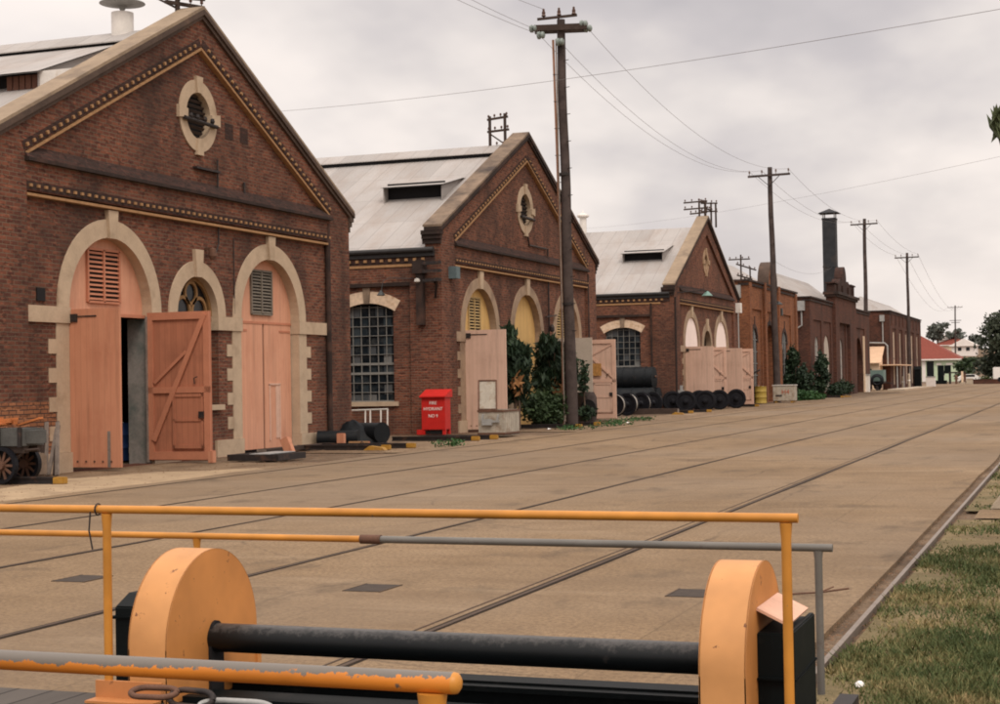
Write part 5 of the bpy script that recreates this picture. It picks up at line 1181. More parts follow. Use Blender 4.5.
m = MB(); m.box(bx - .28, bx + .04, by - d - .09, by - d - .028, .36, .54); m.box(bx - .02, bx + .28, by - d - .07, by - d - .028, .44, .50); m.bar((bx - .27, by - d - .06, .54), (bx - .24, by - d - .06, .70), .05, .05); m.bar((bx + .20, by - d - .06, .45), (bx + .26, by - d - .06, .68), .06, .05); m.build('latch_plate', 'grey_metal', bn)
m = MB()
for k in range(7): m.box(bx + w + .0, bx + w + .012, by - d + .1 + k * .17, by - d + .14 + k * .17, .1, h - .06)
m.build('side_ribs', 'weathered_box', bn)
# black pipes heaped by the corner
pp = [((-19.9, 41.5, .29), (-18.55, 40.9, .30), .29, 'long black steel pipe lying behind the others beside the nearest workshop', True), ((-19.7, 39.25, .21), (-18.65, 39.55, .21), .21, 'short black steel pipe lying in front of the pile near the pink block', True)]
for a, b_, r, lab, _ in pp:
    A, B_ = Vector(a), Vector(b_); d = (B_ - A).normalized(); t = thing('steel_pipe', lab, 'pipe', a, 'black pipes heaped by the corner')
    m = MB(); m.tube([A, B_], r, 24, caps=False); m.tube([A, B_], r - .03, 24, caps=False); m.build('barrel', 'black_rubber', t, smooth=50)
    m = MB()
    for q in (A, B_): m.tube([q - d * .02, q + d * .02], r + .012, 24); m.tube([q - d * .021, q + d * .021], r - .04, 24)
    m.build('end_collar', 'black_rubber', t, smooth=40)
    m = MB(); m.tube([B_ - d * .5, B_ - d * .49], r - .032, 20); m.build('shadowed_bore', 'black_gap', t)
t = thing('tarpaulin', 'crumpled black tarpaulin heaped to a peak against the pipes', 'tarpaulin', (-19.3, 41.0, 0))
m = MB(); g = random.Random(4); N = 16; rings = [(1.0, 0.0), (.85, .22), (.62, .48), (.38, .72), (.16, .90), (.02, .97)]
vs = []
for f, z in rings:
    for k in range(N): a = 6.283 * k / N; rr = f * (1 + .18 * math.sin(k * 2.1 + z * 3) + g.uniform(-.06, .06)); vs.append((-19.5 + rr * math.cos(a) * .95, 41.0 + rr * math.sin(a) * .6, z * .68 + g.uniform(-.03, .03)))
m.add(vs, [(i * N + k, i * N + (k + 1) % N, (i + 1) * N + (k + 1) % N, (i + 1) * N + k) for i in range(len(rings) - 1) for k in range(N)] + [tuple(range((len(rings) - 1) * N, len(rings) * N))]); m.build('sheet', 'black_rubber', t, smooth=70)
# pipe trestle under the side window
tr = thing('pipe_trestle', 'pale pipe trestle standing under the side window of the second workshop', 'trestle', (-22.3, 47.9, 0))
m = MB(); m.tube([(-23.3, 47.9, .80), (-21.5, 47.95, .84)], .028, 8); m.build('top_pipe', 'galv', tr)
for x in (-23.0, -22.32, -22.14, -21.76, -21.52):
    m = MB(); m.tube([(x, 47.9, 0), (x, 47.93, .82)], .028, 8); m.build('leg', 'white_metal', tr)
# pink timber blocks and wedge
def block(label, a, b_, w, h, mat='pink_paint'):
    t = thing('timber_block', label, 'block', a, 'pink painted door blocks'); m = MB(); m.bar(a, b_, w, h, up=(0, 1, 0)); m.build('block', mat, t, bevel=.01); m = MB(); d = (Vector(b_) - Vector(a)).normalized(); m.bar(Vector(b_) + d * .001, Vector(b_) + d * .012, w * .9, h * .9, up=(0, 1, 0)); m.build('end_grain', 'pink_trim', t)
block('pink door wedge leaning against the closed pink doors', (-18.45, 35.2, .0), (-18.62, 35.25, .36), .22, .18)
block('pink block upright at the foot of the braced open leaf', (-18.17, 30.95, 0), (-18.17, 30.95, .26), .12, .16)
block('pink block standing in front of the black pipes', (-18.75, 38.7, 0), (-18.75, 38.7, .36), .2, .16)
block('pale timber offcut lying beside the black pipes', (-18.55, 38.75, .05), (-18.0, 38.85, .05), .2, .12, 'cream_brick')
# steel grating at the closed doorway
t = thing('steel_grating', 'low black steel grating lying before the closed pink doors', 'grating', (-17.6, 32.4, 0))
m = MB(); m.box(-18.25, -16.95, 31.75, 31.85, .0, .14); m.box(-18.25, -16.95, 33.0, 33.1, 0, .14); m.box(-18.25, -18.15, 31.85, 33.0, 0, .14); m.box(-17.05, -16.95, 31.85, 33.0, 0, .14); m.build('frame', 'iron', t)
m = MB()
for k in range(9): m.box(-18.12 + k * .12, -18.08 + k * .12, 31.86, 32.99, .08, .13)
m.build('bars', 'iron', t)
m = MB(); m.box(-17.7, -17.2, 31.8, 33.05, .142, .16); m.build('cover_strip', 'grey_metal', t)
t = thing('plank', 'grey timber sleeper lying along the sill of the closed pink doors', 'plank', (-18.9, 36.9, 0)); m = MB(); m.box(-19.5, -19.2, 35.4, 40.2, 0, .10); m.build('timber', 'dark_wood', t); m = MB(); m.box(-19.48, -19.22, 35.36, 35.4, .01, .09); m.build('end_grain', 'grey_wood', t)
# inside the open doorway
t = thing('steel_drum', 'dark blue drum standing just inside the open doorway', 'drum', (-21.2, 31.95, 0)); m = MB(); m.lathe([(.27, 0), (.28, .02), (.27, .28), (.285, .3), (.27, .32), (.27, .58), (.285, .6), (.27, .62), (.27, .86), (.28, .88), (.24, .87)], (-21.2, 31.95, 0), 'Z', 20); m.build('shell', 'blue_drum', t, smooth=40); m = MB(); m.lathe([(.03, 0), (.03, .03)], (-21.1, 31.9, .87), 'Z', 8); m.build('bung', 'grey_metal', t)
t = thing('paint_tin', 'small tin with a white label on the floor inside the open doorway', 'tin', (-20.7, 31.6, 0)); m = MB(); m.lathe([(.12, 0), (.12, .34), (.10, .35)], (-20.7, 31.75, 0), 'Z', 14); m.build('tin', 'rusty_iron', t); m = MB(); m.lathe([(.124, .18), (.124, .32)], (-20.7, 31.75, 0), 'Z', 14); m.build('label', 'paper', t)

# flat wagon at the left edge
wg = thing('timber_wagon', 'old dark timber trolley with spoked wheels and a rusty load, cut by the left edge', 'wagon', (-20.2, 24.4, 0))
m = MB(); m.box(-22.5, -17.98, 24.0, 24.62, .68, 1.0); m.build('body_boards', 'wagon_board', wg)
for x in (-18.03, -18.5, -19.1): m = MB(); m.box(x - .035, x + .035, 23.95, 24.0, .66, 1.02); m.build('iron_strap', 'iron', wg)
m = MB(); m.box(-17.98, -17.80, 24.1, 24.45, .72, .96); m.build('end_fitting', 'wagon_board', wg)
m = MB(); m.box(-22.5, -18.0, 24.05, 24.2, .55, .68); m.box(-22.5, -18.0, 24.45, 24.58, .55, .685); m.tube([(-18.2, 24.1, .45), (-18.0, 24.1, .60), (-17.7, 24.1, .62)], .03, 6); m.build('sole_bar', 'dark_wood', wg)
for x, y in ((-18.42, 23.92), (-18.42, 24.6), (-21.2, 23.92), (-21.2, 24.6)):
    m = MB(); m.prism([arc(x, .33, .33, 0, 6.2832, 28)[:-1], arc(x, .33, .27, 0, 6.2832, 28)[:-1]], 'Y', y, y + .10); wh = m.build('wheel', 'wheel_iron', wg)
    m = MB(); m.tube([(x, y - .03, .33), (x, y + .14, .33)], .08, 12)
    for k in range(10): a = 6.283 * k / 10; m.bar((x, y + .05, .33), (x + .29 * math.cos(a), y + .05, .33 + .29 * math.sin(a)), .025, .045)
    m.build('spokes', 'rusty_iron', wh)
    m = MB(); m.prism([arc(x, .33, .26, 0, 6.2832, 28)[:-1]], 'Y', y + .085, y + .095); m.build('wheel_backing', 'black_gap', wh)
t = thing('scrap_load', 'heap of rusty orange scrap lying on the dark trolley', 'scrap', (-19.2, 24.4, 1.0)); m = MB(); g = random.Random(8)
for k in range(30):
    x = g.uniform(-20.6, -18.3); y = g.uniform(24.1, 24.5); l = g.uniform(.15, .5); a = g.uniform(-.5, .5); m.bar((x, y, 1.03 + g.uniform(0, .1)), (x + l * math.cos(a), y + l * math.sin(a) * .5, 1.05 + g.uniform(0, .13)), g.uniform(.06, .2), g.uniform(.03, .1))
m.build('scrap_pieces', 'rust_load', t)
for i in range(6):
    x = -19.08 - i * .10; a = (-.06, .05, .12, -.02, .07, .14)[i]
    t = thing('leaning_plank', ('grey plank leaning on the wall, nearest the stone jamb', 'second grey plank leaning beside the stone jamb', 'third grey plank of the leaning bundle, slightly tilted', 'fourth grey plank of the leaning bundle', 'fifth grey plank of the leaning bundle, half behind the trolley', 'last grey plank of the leaning bundle, closest to the trolley')[i], 'plank', (x, 26.4, 0), 'planks leaning by the stone jamb')
    m = MB(); m.bar((x + .06, 26.45 + .06 * (i % 2), 0), (x - .10 + a, 26.8, 1.04 - .07 * (i % 3)), .075, .04, up=(0, 1, 0)); m.build('board', ('grey_wood', 'dark_wood', 'grey_wood')[i % 3], t); m = MB(); m.bar((x - .10 + a, 26.8, 1.042 - .07 * (i % 3)), (x - .101 + a, 26.805, 1.05 - .07 * (i % 3)), .07, .035, up=(0, 1, 0)); m.build('end_grain', 'dark_wood', t)
t = thing('stone_block', 'stained stone block on the ground beside the trolley wheel', 'block', (-19.3, 26.2, 0)); m = MB(); m.box(-19.42, -19.08, 25.9, 26.25, 0, .45); m.build('block', 'stone_dark', t, bevel=.04); m = MB(); m.prism([arc(-19.5, .28, .26, 0, 6.28, 16)[:-1]], 'Y', 25.75, 25.88); m.build('rusty_disc', 'rust_load', t)

# stub tracks running from the doors, their ends painted yellow
stubs = [(-24.5, -17.25, 24.25, 'leftmost yellow ended stub rail, by the wagon wheel'), (-24.5, -17.9, 23.1, 'yellow ended stub rail nearest the camera, at the left edge'),
         (-19.4, -16.75, 37.45, 'yellow ended stub rail just before the black pipes'), (-19.2, -16.5, 38.5, 'second yellow ended stub rail before the black pipes'),
         (-19.2, -16.45, 43.1, 'yellow ended stub rail in front of the grey metal bin, left of two'), (-18.6, -16.25, 44.1, 'yellow ended stub rail in front of the grey metal bin, right of two'),
         (-19.6, -16.8, 54.3, 'yellow ended stub rail at the foot of the nearest pole'), (-19.6, -16.9, 56.9, 'yellow ended stub rail just behind the foot of the nearest pole'),
         (-20.2, -17.6, 75.0, 'yellow ended stub rail below the first black wheelsets'), (-19.9, -17.2, 77.2, 'yellow ended stub rail between the two groups of wheelsets'), (-19.5, -17.3, 90.0, 'yellow ended stub rail under the last wheelset'), (-19.5, -17.0, 122.0, 'yellow ended stub rail by the dark brick building')]
for a, b_, y, lab in stubs:
    t = thing('stub_rail', lab, 'rail', (b_, y, 0), 'yellow ended stub rails by the workshops'); m = MB(); m.box(a, b_ - .24, y - .07, y + .07, -.02, .01); m.box(a, b_ - .24, y - .03, y + .03, .01, .08); m.box(a, b_ - .24, y - .05, y + .05, .08, .115); m.build('rail_bar', 'iron', t)
    m = MB(); m.box(b_ - .24, b_, y - .07, y + .07, -.02, .11); m.build('painted_end', 'yellow_end', t, bevel=.015)
t = thing('timber_baulk', 'long dark timber baulk lying in front of the first wheelsets', 'timber', (-19.6, 73.5, 0)); m = MB(); m.box(-20.6, -17.9, 73.0, 73.3, 0, .26); m.build('baulk', 'dark_wood', t); m = MB(); m.box(-17.9, -17.88, 73.02, 73.28, .02, .24); m.build('end_grain', 'grey_wood', t)
for x, y, lab in ((-16.9, 36.9, 'yellow timber chock lying by the stub rails, before the black pipes'), (-17.6, 72.0, 'yellow timber chock lying beyond the braced grey pink door'), (-16.9, 123.5, 'yellow timber chock lying before the dark brick building')):
    t = thing('timber_chock', lab, 'chock', (x, y, 0), 'yellow timber chocks'); m = MB(); m.prism([[(x - .32, 0), (x + .28, 0), (x + .2, .07), (x - .15, .11)]], 'Y', y - .1, y + .1); m.build('wedge', 'yellow_end', t); m = MB(); m.tube([(x - .3, y - .02, .15), (x - .4, y, .22), (x - .5, y, .1)], .012, 5); m.build('handle', 'iron', t)

# wheelsets
def wheelset(r=.50, tr_mat='wheel_iron'):
    t = thing('wheelset', 'x', 'wheelset'); 
    ax_ = MB(); ax_.tube([(0, -.98, r), (0, -.86, r), (0, -.85, r), (0, .85, r), (0, .86, r), (0, .98, r)], [.06, .06, .085, .085, .06, .06], 12); ax_.build('axle', 'wheel_iron', t, loc=(0, 0, 0), smooth=30)
    for s in (-1, 1):
        m = MB(); y = s * .55; q = lambda v: y + s * v
        m.lathe([(.09, q(.10)), (.14, q(.09)), (.16, q(.03)), (r * .76, q(.02)), (r * .80, q(.07)), (r * .94, q(.075)), (r * .95, q(-.04)), (r + .03, q(-.05)), (r + .03, q(-.085)), (r * .80, q(-.08)), (r * .76, q(-.03)), (.14, q(-.05)), (.09, q(-.10))], (0, 0, r), 'Y', 32); w = m.build('wheel', 'wheel_iron', t, loc=(0, 0, 0), smooth=35)
        m = MB(); m.lathe([(r * .935, q(.0755)), (r * .955, q(.077)), (r * .957, q(-.03))], (0, 0, r), 'Y', 32, caps=False); m.build('tread', tr_mat, w, loc=(0, 0, 0), smooth=60)
    return t
ws = wheelset(tr_mat='tread_steel'); wd_ = wheelset(); spots = [(-20.1, 71.2, 12, 'wheelset with a bright worn tread, nearest the braced pink door'), (-20.1, 73.6, 8, 'black wheelset just right of the bright rimmed one'), (-20.0, 75.6, 10, 'black wheelset standing in front of the stacked boiler drums'),
    (-19.75, 79.6, 40, 'black wheelset at the left end of the row before the third workshop'), (-18.95, 79.2, 36, 'second black wheelset in the row before the third workshop'), (-18.9, 82.0, 40, 'third black wheelset in the row before the third workshop'),
    (-18.2, 80.4, 34, 'fourth black wheelset in the row before the third workshop'), (-18.2, 83.6, 38, 'fifth black wheelset in the row, beside the door with a diagonal brace'), (-17.9, 86.6, 36, 'last black wheelset at the right end of the row')]
GRP = 'wheelsets standing by the third workshop'
for i, (x, y, a, lab) in enumerate(spots):
    o = ws if i == 0 else wd_ if i == 2 else copy_tree(ws if i < 2 else wd_); place(o, (x, y, 0), R(a - 25), lab); o['group'] = GRP
# stacked black boiler drums
def boiler(label, y, z, x0, x1, r):
    t = thing('boiler_drum', label, 'boiler', ((x0 + x1) / 2, y, z - r), 'black boiler drums stacked by the third workshop'); m = MB(); m.lathe([(.01, x0 - .1), (r * .6, x0 - .06), (r, x0), (r, x1), (r * .6, x1 + .06), (.01, x1 + .1)], (0, y, z), 'X', 26); m.build('shell', 'black_rubber', t, smooth=35)
    m = MB()
    for k in range(5): x = x0 + (x1 - x0) * (k + .3) / 5; m.lathe([(r, x - .03), (r + .025, x - .03), (r + .025, x + .03), (r, x + .03)], (0, y, z), 'X', 26)
    m.build('band', 'black_rubber', t); m = MB(); m.tube([(x1 + .09, y - .2, z + .1), (x1 + .16, y - .2, z + .1)], .06, 8); m.build('pipe_stub', 'rusty_iron', t)
boiler('lower front boiler drum of the black stack behind the wheelsets', 77.9, .62, -23.4, -20.35, .62); boiler('lower rear boiler drum of the black stack behind the wheelsets', 79.2, .62, -23.4, -20.35, .62); boiler('upper boiler drum lying on top of the black stack', 78.5, 1.68, -23.3, -20.4, .60)

# drums, box, heap and bushes before the orange and dark buildings
def drum(label, x, y, mat):
    t = thing('steel_drum', label, 'drum', (x, y, 0), 'oil drums beside the orange building'); m = MB(); r = .36; m.lathe([(r, 0), (r + .02, .03), (r, .06), (r, .36), (r + .02, .39), (r, .42), (r, .72), (r + .02, .75), (r, .78), (r, 1.05), (r + .02, 1.08), (r - .03, 1.06)], (x, y, 0), 'Z', 20); m.build('shell', mat, t, smooth=40); m = MB(); m.lathe([(.05, 0), (.05, .03)], (x + .15, y - .1, 1.06), 'Z', 8); m.build('bung', 'white_paint', t)
drum('yellow oil drum standing at the foot of the orange building pole', -18.95, 99.2, 'drum_yellow'); drum('black oil drum standing left of the yellow drum', -19.75, 99.3, 'black_paint'); drum('dark oil drum with a yellow top behind the yellow drum', -19.4, 100.2, 'black_paint')
t = thing('drum_trolley', 'bent black pipe handle standing over the oil drums', 'trolley', (-19.8, 98.8, 0)); m = MB(); m.tube([(-20.4, 98.9, .9), (-19.9, 98.8, 1.25), (-19.3, 98.8, 1.9), (-18.9, 98.8, 2.1)], .05, 8); m.build('handle', 'iron', t); m = MB(); m.tube([(-20.4, 98.9, .0), (-20.4, 98.9, .9)], .05, 8); m.build('frame', 'iron', t)
sx, sy = -17.8, 101.3
t = thing('steel_box', 'pale grey steel box with red marks, right of the pole and drums', 'box', (sx, sy, 0)); m = MB(); m.box(sx - .68, sx + .68, sy - .5, sy + .5, .12, 1.08); m.build('body', 'weathered_box', t, bevel=.02); m = MB(); m.box(sx - .72, sx + .72, sy - .54, sy + .54, 1.08, 1.14); m.build('lid', 'galv', t)
for x in (-.5, .5): m = MB(); m.box(sx + x - .08, sx + x + .08, sy - .45, sy + .45, 0, .12); m.build('foot', 'yellow_end', t)
text_mesh('lettering', 'H4', .42, M('faded_red', (.40, .12, .07), .8, .3, 8), t, (sx + .12, sy - .512, .55), (R(90), 0, 0))
m = MB(); m.box(sx - .5, sx - .1, sy - .53, sy - .51, .42, .50); m.build('latch_plate', 'iron', t)
def bush(label, clumps, n, size, mat, seed, stems=True, name='bush', group=None):
    x = sum(c[0] for c in clumps) / len(clumps); y = sum(c[1] for c in clumps) / len(clumps); t = thing(name, label, 'bush', (x, y, 0), group)
    raw_build(leaf_cloud(clumps, n, size, seed=seed), 'foliage', mat, t); m = MB()
    for i, c in enumerate(clumps): m.tube([(x + (c[0] - x) * .3, y + (c[1] - y) * .3, 0), (c[0], c[1], c[2])], [.045, .015], 5)
    m.build('stem', 'bark', t); return t
def shrub_clumps(x, y, h, r, n, seed):
    g = random.Random(seed); return [(x + g.uniform(-r, r) * .7, y + g.uniform(-r, r) * .7, h * (.16 + .72 * k / (n - 1)), r * g.uniform(.35, .6) * (1.1 - .5 * k / n), r * g.uniform(.35, .6), h * .17) for k in range(n)]
bush('tall dark bush growing against the right end of the orange brick building', shrub_clumps(-19.1, 114.0, 3.7, 1.0, 9, 1), 3200, .16, 'leaf_dark', 31)
bush('thinner dark bush at the corner between the orange and the dark building', shrub_clumps(-19.1, 117.0, 2.5, .7, 7, 2), 1300, .16, 'leaf_dark', 32)
bush('upright green bush at the corner of the dark brick building', shrub_clumps(-19.0, 124.4, 3.4, .7, 9, 3), 2200, .16, 'leaf_dark', 33)
bush('low bright green patch of creeper behind the pale steel box', [(-18.0, 112.0, .26, .7, 1.5, .32), (-17.7, 113.8, .2, .5, 1.3, .25), (-18.4, 110.6, .35, .5, 1.0, .36)], 1500, .13, 'leaf_low', 34)
bush('low dark heap of shrubs right of the upright green bush', [(-19.0, 132.0, .5, .7, 1.6, .5), (-18.9, 135.0, .65, .7, 1.5, .55), (-19.0, 138.0, .6, .6, 1.4, .5)], 1700, .16, 'leaf_dark', 35)
# creepers by the middle door of the second workshop
def creeper(label, x, y, h, r, n, seed, mat='leaf_dark'):
    g = random.Random(seed); cl = []
    for k in range(13):
        z = h * (.36 + .58 * k / 12); a = g.uniform(0, 6.28); q = r * (.75 - .45 * abs(k / 12 - .45)); cl.append((x + math.cos(a) * q * .7, y + math.sin(a) * q * .7, z, q * .7, q * .7, h * .11))
    t = thing('creeper', label, 'creeper', (x, y, 0)); m = MB()
    for k in range(4): a = k * 1.7; m.tube([(x + .12 * math.cos(a), y + .12 * math.sin(a), 0), (x + .1 * math.cos(a * 2), y + .1, h * .4), (x + .3 * math.cos(a), y + .3 * math.sin(a), h * .85)], [.05, .04, .015], 6)
    m.build('stem', 'bark', t); raw_build(leaf_cloud(cl, n, .12, droop=.9, aspect=3.2, seed=seed), 'foliage', mat, t)
    m = leaf_cloud([(x + .2, y - .5, h * .45, .25, .2, .35)], 40, .16, droop=.6, aspect=2.2, seed=seed + 1); raw_build(m, 'dead_leaves', M('dead_leaf', (.30, .15, .06), .8, .3, 6), t)
creeper('dark drooping creeper beside the open grey pink door of the second workshop', -18.9, 53.2, 3.5, .62, 5200, 51)
creeper('broad dark creeper sprawling behind the nearest pole', -18.75, 57.2, 3.2, .95, 6500, 52)
bush('low fern like bush between the creepers and the nearest pole', [(-18.5, 55.4, .4, .6, .7, .35), (-18.15, 55.9, .7, .45, .6, .5), (-18.9, 56.1, .9, .5, .7, .5), (-18.7, 54.6, .7, .5, .5, .5)], 3200, .10, 'leaf_mid', 53)
bush('leafy shoots growing on the far side of the nearest pole', [(-18.25, 59.3, 1.7, .2, .4, .7), (-18.1, 59.2, .4, .3, .5, .3)], 450, .12, 'leaf_dark', 54)
t = thing('planter', 'grey brown drum with a dark hole standing by the foot of the pole', 'drum', (-18.3, 61.5, 0)); m = MB(); m.lathe([(.40, 0), (.46, .5), (.44, 1.0), (.34, 1.2), (0, 1.22)], (-18.4, 60.0, 0), 'Z', 18); m.build('shell', 'pole_wood', t, smooth=50); m = MB(); m.prism([arc(-18.15, .62, .30, 0, 6.28, 16)[:-1]], 'Y', 59.52, 59.56); m.build('hole', 'black_gap', t)

# yard vehicles and clutter near the end building
t = thing('yard_trailer', 'dull green flat sided trailer under the thin awning', 'trailer', (-21.0, 172, 0)); m = MB(); m.box(-22.6, -19.7, 171.4, 173.6, .95, 2.15); m.build('body', 'truck_green', t); m = MB(); m.box(-22.6, -19.7, 171.6, 173.4, .75, .95); m.build('chassis', 'iron', t)
for x in (-22.0, -20.3):
    m = MB(); m.tube([(x, 171.3, .42), (x, 171.6, .42)], .42, 18); m.build('wheel', 'black_rubber', t)
m = MB(); m.tube([(-19.7, 172.5, .8), (-18.9, 172.5, .7)], .05, 6); m.build('drawbar', 'iron', t)
t = thing('hose_coil', 'black coil of hose hung on the front of the green trailer', 'hose', (-20.3, 170.6, .5)); m = MB()
for k in range(4): m.tube([(-20.3 + (.62 - .06 * k) * math.cos(a), 170.9 - .1 * k, 1.05 + (.62 - .06 * k) * math.sin(a)) for a in [6.283 * i / 20 for i in range(21)]], .09, 6, caps=False)
m.build('coil', 'black_rubber', t, smooth=60); m = MB(); m.box(-20.4, -20.2, 170.5, 171.0, .0, .5); m.build('stand', 'iron', t)
t = thing('orange_crate', 'orange crate on the ground under the green trailer', 'crate', (-21.8, 170.3, 0)); m = MB(); m.box(-22.7, -21.0, 169.9, 170.7, .05, .38); m.build('crate', 'rust_load', t); m = MB(); m.box(-22.75, -20.95, 169.85, 169.9, .36, .44); m.build('rim', 'yellow_end', t)
t = thing('white_bin', 'white bin just inside the wide dark archway', 'bin', (-20.8, 152, 0)); m = MB(); m.box(-20.4, -19.4, 156.6, 157.5, 0, 1.6); m.build('body', 'white_metal', t); m = MB(); m.box(-20.45, -19.35, 156.55, 157.55, 1.6, 1.72); m.build('lid', 'grey_metal', t)
for x, y, h, lab in ((-19.2, 186.0, 1.4, 'grey post in front of the end building, left of the two'), (-18.7, 187.5, 1.7, 'grey post in front of the end building, right of the two')):
    t = thing('bollard', lab, 'bollard', (x, y, 0), 'posts before the end building'); m = MB(); m.lathe([(.16, 0), (.15, h - .1), (.10, h), (0, h + .02)], (x, y, 0), 'Z', 10); m.build('shaft', 'concrete_block', t); m = MB(); m.lathe([(.165, h * .5), (.165, h * .6)], (x, y, 0), 'Z', 10); m.build('band', 'white_paint', t)
t = thing('gas_cabinet', 'tall black cabinet against the end brick building', 'cabinet', (-19.2, 205, 0)); m = MB(); m.box(-19.7, -18.9, 204, 205, 0, 2.2); m.build('body', 'black_paint', t); m = MB(); m.prism([[(203.9, 2.2), (205.1, 2.2), (204.5, 2.6)]], 'X', -19.75, -18.85); m.build('top', 'black_paint', t)
t = thing('white_crate', 'white crate beside the tall black cabinet', 'crate', (-18.6, 212, 0)); m = MB(); m.box(-18.9, -17.8, 211, 212, 0, 1.2); m.build('crate', 'white_wall', t); m = MB(); m.box(-18.95, -17.75, 210.95, 212.05, 1.2, 1.3); m.build('lid', 'grey_metal', t)
t = thing('loading_slab', 'pale low concrete slab in front of the end building', 'slab', (-17.5, 178, 0)); m = MB(); m.box(-18.6, -16.9, 165, 196, -.02, .16); m.build('slab', 'concrete_block', t); m = MB(); m.box(-16.9, -16.86, 165, 196, -.02, .12); m.build('edge', 'stone', t)

# switch stand by the verge, only half inside the frame
t = thing('buffer_block', 'cream concrete wedge topped by a dark steel block, beside the verge rail', 'buffer', (-.7, 20.6, 0)); m = MB(); m.prism([[(-1.12, 0), (-.2, 0), (-.2, .46), (-.78, .46)]], 'Y', 20.5, 21.2); m.build('wedge', 'concrete_block', t, bevel=.02); m = MB(); m.box(-.95, -.2, 20.6, 21.1, .46, .60); m.box(-.85, -.2, 20.65, 21.05, .60, .74); m.build('steel_block', M('dark_green_steel', (.03, .06, .05), .6, .3, 5), t, bevel=.02)
# small rubbish
t = thing('bent_rod', 'thin bent rusty rod lying by the verge rail', 'rod', (-1.9, 12.4, 0)); m = MB(); m.tube([(-2.15, 12.35, .012), (-1.95, 12.42, .02), (-1.72, 12.40, .06)], .008, 6); m.tube([(-1.95, 12.42, .02), (-1.86, 12.55, .05)], .006, 5); m.build('rod', 'rusty_iron', t)
for x, y, lab in ((-1.18, 8.84, 'white stone lying in the grass near the camera'),):
    t = thing('stone', lab, 'stone', (x, y, 0)); m = MB(); m.lathe([(.0, -.01), (.028, 0), (.026, .016), (.012, .028), (0, .03)], (x, y, 0), 'Z', 9); m.build('pebble', 'paper', t, smooth=60)
for i, (x, y) in enumerate(((-16.3, 58.4), (-17.2, 51.6))):
    g = random.Random(i); m = MB(); m.add([(x, y, .02), (x + .15, y + .05, .04), (x + .13, y + .2, .02), (x - .03, y + .15, .06)], [(0, 1, 2), (0, 2, 3)]); o = m.build('paper_scrap', 'paper'); tag(o, ('scrap of white paper by the foot of the nearest pole', 'scrap of paper on the dirt beside the metal bin')[i], 'paper', 'scraps of paper in the yard')

# tree standing outside the frame whose branch tip hangs in at the right
x, y = 2.6, 12.2
t = thing('overhanging_tree', 'green branch tip hanging into the picture at the right edge', 'tree', (x, y, 0)); m = MB(); m.tube([(x, y, -.2), (x + .1, y, 2), (x, y, 4.2)], [.2, .16, .1], 10); m.tube([(x, y, 3.2), (x - 1.6, y - .1, 4.1), (x - 2.6, y - .2, 3.95), (x - 2.95, y - .2, 3.72), (x - 3.1, y - .2, 3.52)], [.08, .05, .025, .010, .004], 7); m.build('trunk', 'bark', t, smooth=60)
raw_build(leaf_cloud([(x - 3.12, y - .2, 3.49, .055, .08, .10), (x - 3.03, y - .2, 3.57, .05, .08, .08)], 95, .05, droop=1.0, aspect=3.2, seed=71), 'hanging_leaves', 'leaf_sprig', t)
raw_build(leaf_cloud([(x - 2.45, y, 4.15, .35, .35, .22), (x - 1.9, y, 4.3, .5, .5, .35), (x - 1.2, y, 4.6, .9, .8, .5), (x, y, 5.1, 1.3, 1.3, .8), (x + .8, y + .5, 4.6, .9, .9, .6)], 7000, .075, droop=.7, aspect=2.8, seed=72), 'crown', 'leaf_sprig', t)
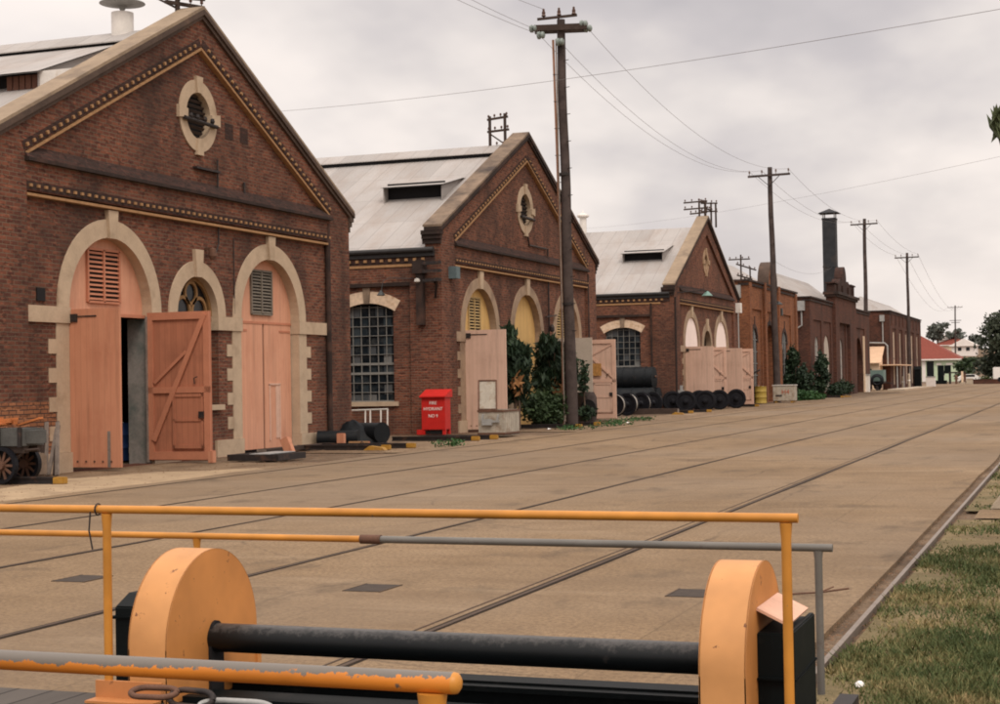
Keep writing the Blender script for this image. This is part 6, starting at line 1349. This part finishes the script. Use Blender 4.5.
# ------------------------------------------------------------------ sky, sun, camera
def world():
    w = bpy.data.worlds.new('World'); SC.world = w; w.use_nodes = True; nt = w.node_tree; nt.nodes.clear()
    out = nt.nodes.new('ShaderNodeOutputWorld'); bg = nt.nodes.new('ShaderNodeBackground'); nt.links.new(bg.outputs[0], out.inputs[0])
    sky = nt.nodes.new('ShaderNodeTexSky'); sky.sky_type = 'NISHITA'; sky.sun_disc = False; sky.sun_elevation = SUN_EL; sky.sun_rotation = SUN_ROT; sky.dust_density = 4
    bg.inputs[1].default_value = .1
    tc = nt.nodes.new('ShaderNodeTexCoord'); v = tc.outputs['Generated']
    s = nt.nodes.new('ShaderNodeSeparateXYZ'); nt.links.new(v, s.inputs[0])
    z = math_(nt, 'ADD', math_(nt, 'MAXIMUM', s.outputs[2], 0.0), .30)
    c = nt.nodes.new('ShaderNodeCombineXYZ')
    nt.links.new(math_(nt, 'DIVIDE', s.outputs[0], z), c.inputs[0]); nt.links.new(math_(nt, 'DIVIDE', s.outputs[1], z), c.inputs[1])
    n1 = noise(nt, mapping(nt, c.outputs[0], (1, 1, 1), (0, 0, .5)), 1.0, 5, .5); n2 = noise(nt, mapping(nt, c.outputs[0], (1.0, .7, 1), (0, 0, .9)), 2.4, 5, .5)
    f = math_(nt, 'ADD', math_(nt, 'MULTIPLY', n1, .7), math_(nt, 'MULTIPLY', n2, .3))
    cloud = ramp(nt, f, [(.37, (.52, .49, .505)), (.435, (.66, .61, .61)), (.485, (.84, .77, .735)), (.525, (.98, .89, .835)), (.59, (1.12, 1.0, .92))])
    # cloud deck thins and brightens towards the left of the row
    lf = math_(nt, 'MULTIPLY', math_(nt, 'MAXIMUM', math_(nt, 'SUBTRACT', math_(nt, 'MULTIPLY', s.outputs[0], -1.0), .40), 0.0), 1.6)
    cloud = mix(nt, math_(nt, 'MINIMUM', lf, .85), cloud, (1.06, .97, .93))
    hz = math_(nt, 'MAXIMUM', math_(nt, 'SUBTRACT', .5, math_(nt, 'MULTIPLY', s.outputs[2], 3.2)), 0.0)
    cloud = mix(nt, hz, cloud, (.98, .875, .81))
    lift = math_(nt, 'MULTIPLY', math_(nt, 'ADD', math_(nt, 'MULTIPLY', math_(nt, 'MAXIMUM', math_(nt, 'SUBTRACT', s.outputs[2], .24), 0.0), 1.5), 1.0), 10.0)
    vm = nt.nodes.new('ShaderNodeVectorMath'); vm.operation = 'SCALE'; nt.links.new(cloud, vm.inputs[0]); nt.links.new(lift, vm.inputs['Scale'])
    col = mix(nt, .94, sky.outputs[0], vm.outputs[0])
    nt.links.new(col, bg.inputs[0])
SUN_AZ, SUN_EL = R(140), R(52)      # azimuth measured from +Y clockwise: behind the camera's right shoulder
SUN_ROT = SUN_AZ
world()
sd = bpy.data.lights.new('Sun', 'SUN'); sd.energy = 1.4; sd.angle = R(22); sd.color = (1.0, .90, .78)
so = bpy.data.objects.new('Sun', sd); COL.objects.link(so)
dirv = Vector((math.sin(SUN_AZ) * math.cos(SUN_EL), math.cos(SUN_AZ) * math.cos(SUN_EL), math.sin(SUN_EL)))
so.rotation_euler = dirv.to_track_quat('Z', 'Y').to_euler(); so.location = (0, 0, 60)
cd = bpy.data.cameras.new('Camera'); co = bpy.data.objects.new('Camera', cd); COL.objects.link(co); SC.camera = co
cd.sensor_width = 36; cd.lens = 57.243; cd.clip_end = 6000; cd.clip_start = .05
yaw, pitch, roll = .350748366, .0182392735, -.0180340392
F = Vector((-math.sin(yaw) * math.cos(pitch), math.cos(yaw) * math.cos(pitch), math.sin(pitch)))
r0 = Vector((math.cos(yaw), math.sin(yaw), 0)); u0 = r0.cross(F)
rv = r0 * math.cos(roll) + u0 * math.sin(roll); uv = -r0 * math.sin(roll) + u0 * math.cos(roll)
mt = Matrix((rv, uv, -F)).transposed().to_4x4(); mt.translation = Vector((0, 0, 1.7)); co.matrix_world = mt
SC.view_settings.view_transform = 'Standard'; SC.view_settings.look = 'None'; SC.view_settings.exposure = 0.0; SC.view_settings.gamma = 1.0; SC.view_settings.use_curve_mapping = False
SC.cycles.filter_width = 1.9
SC.cycles.max_bounces = 6
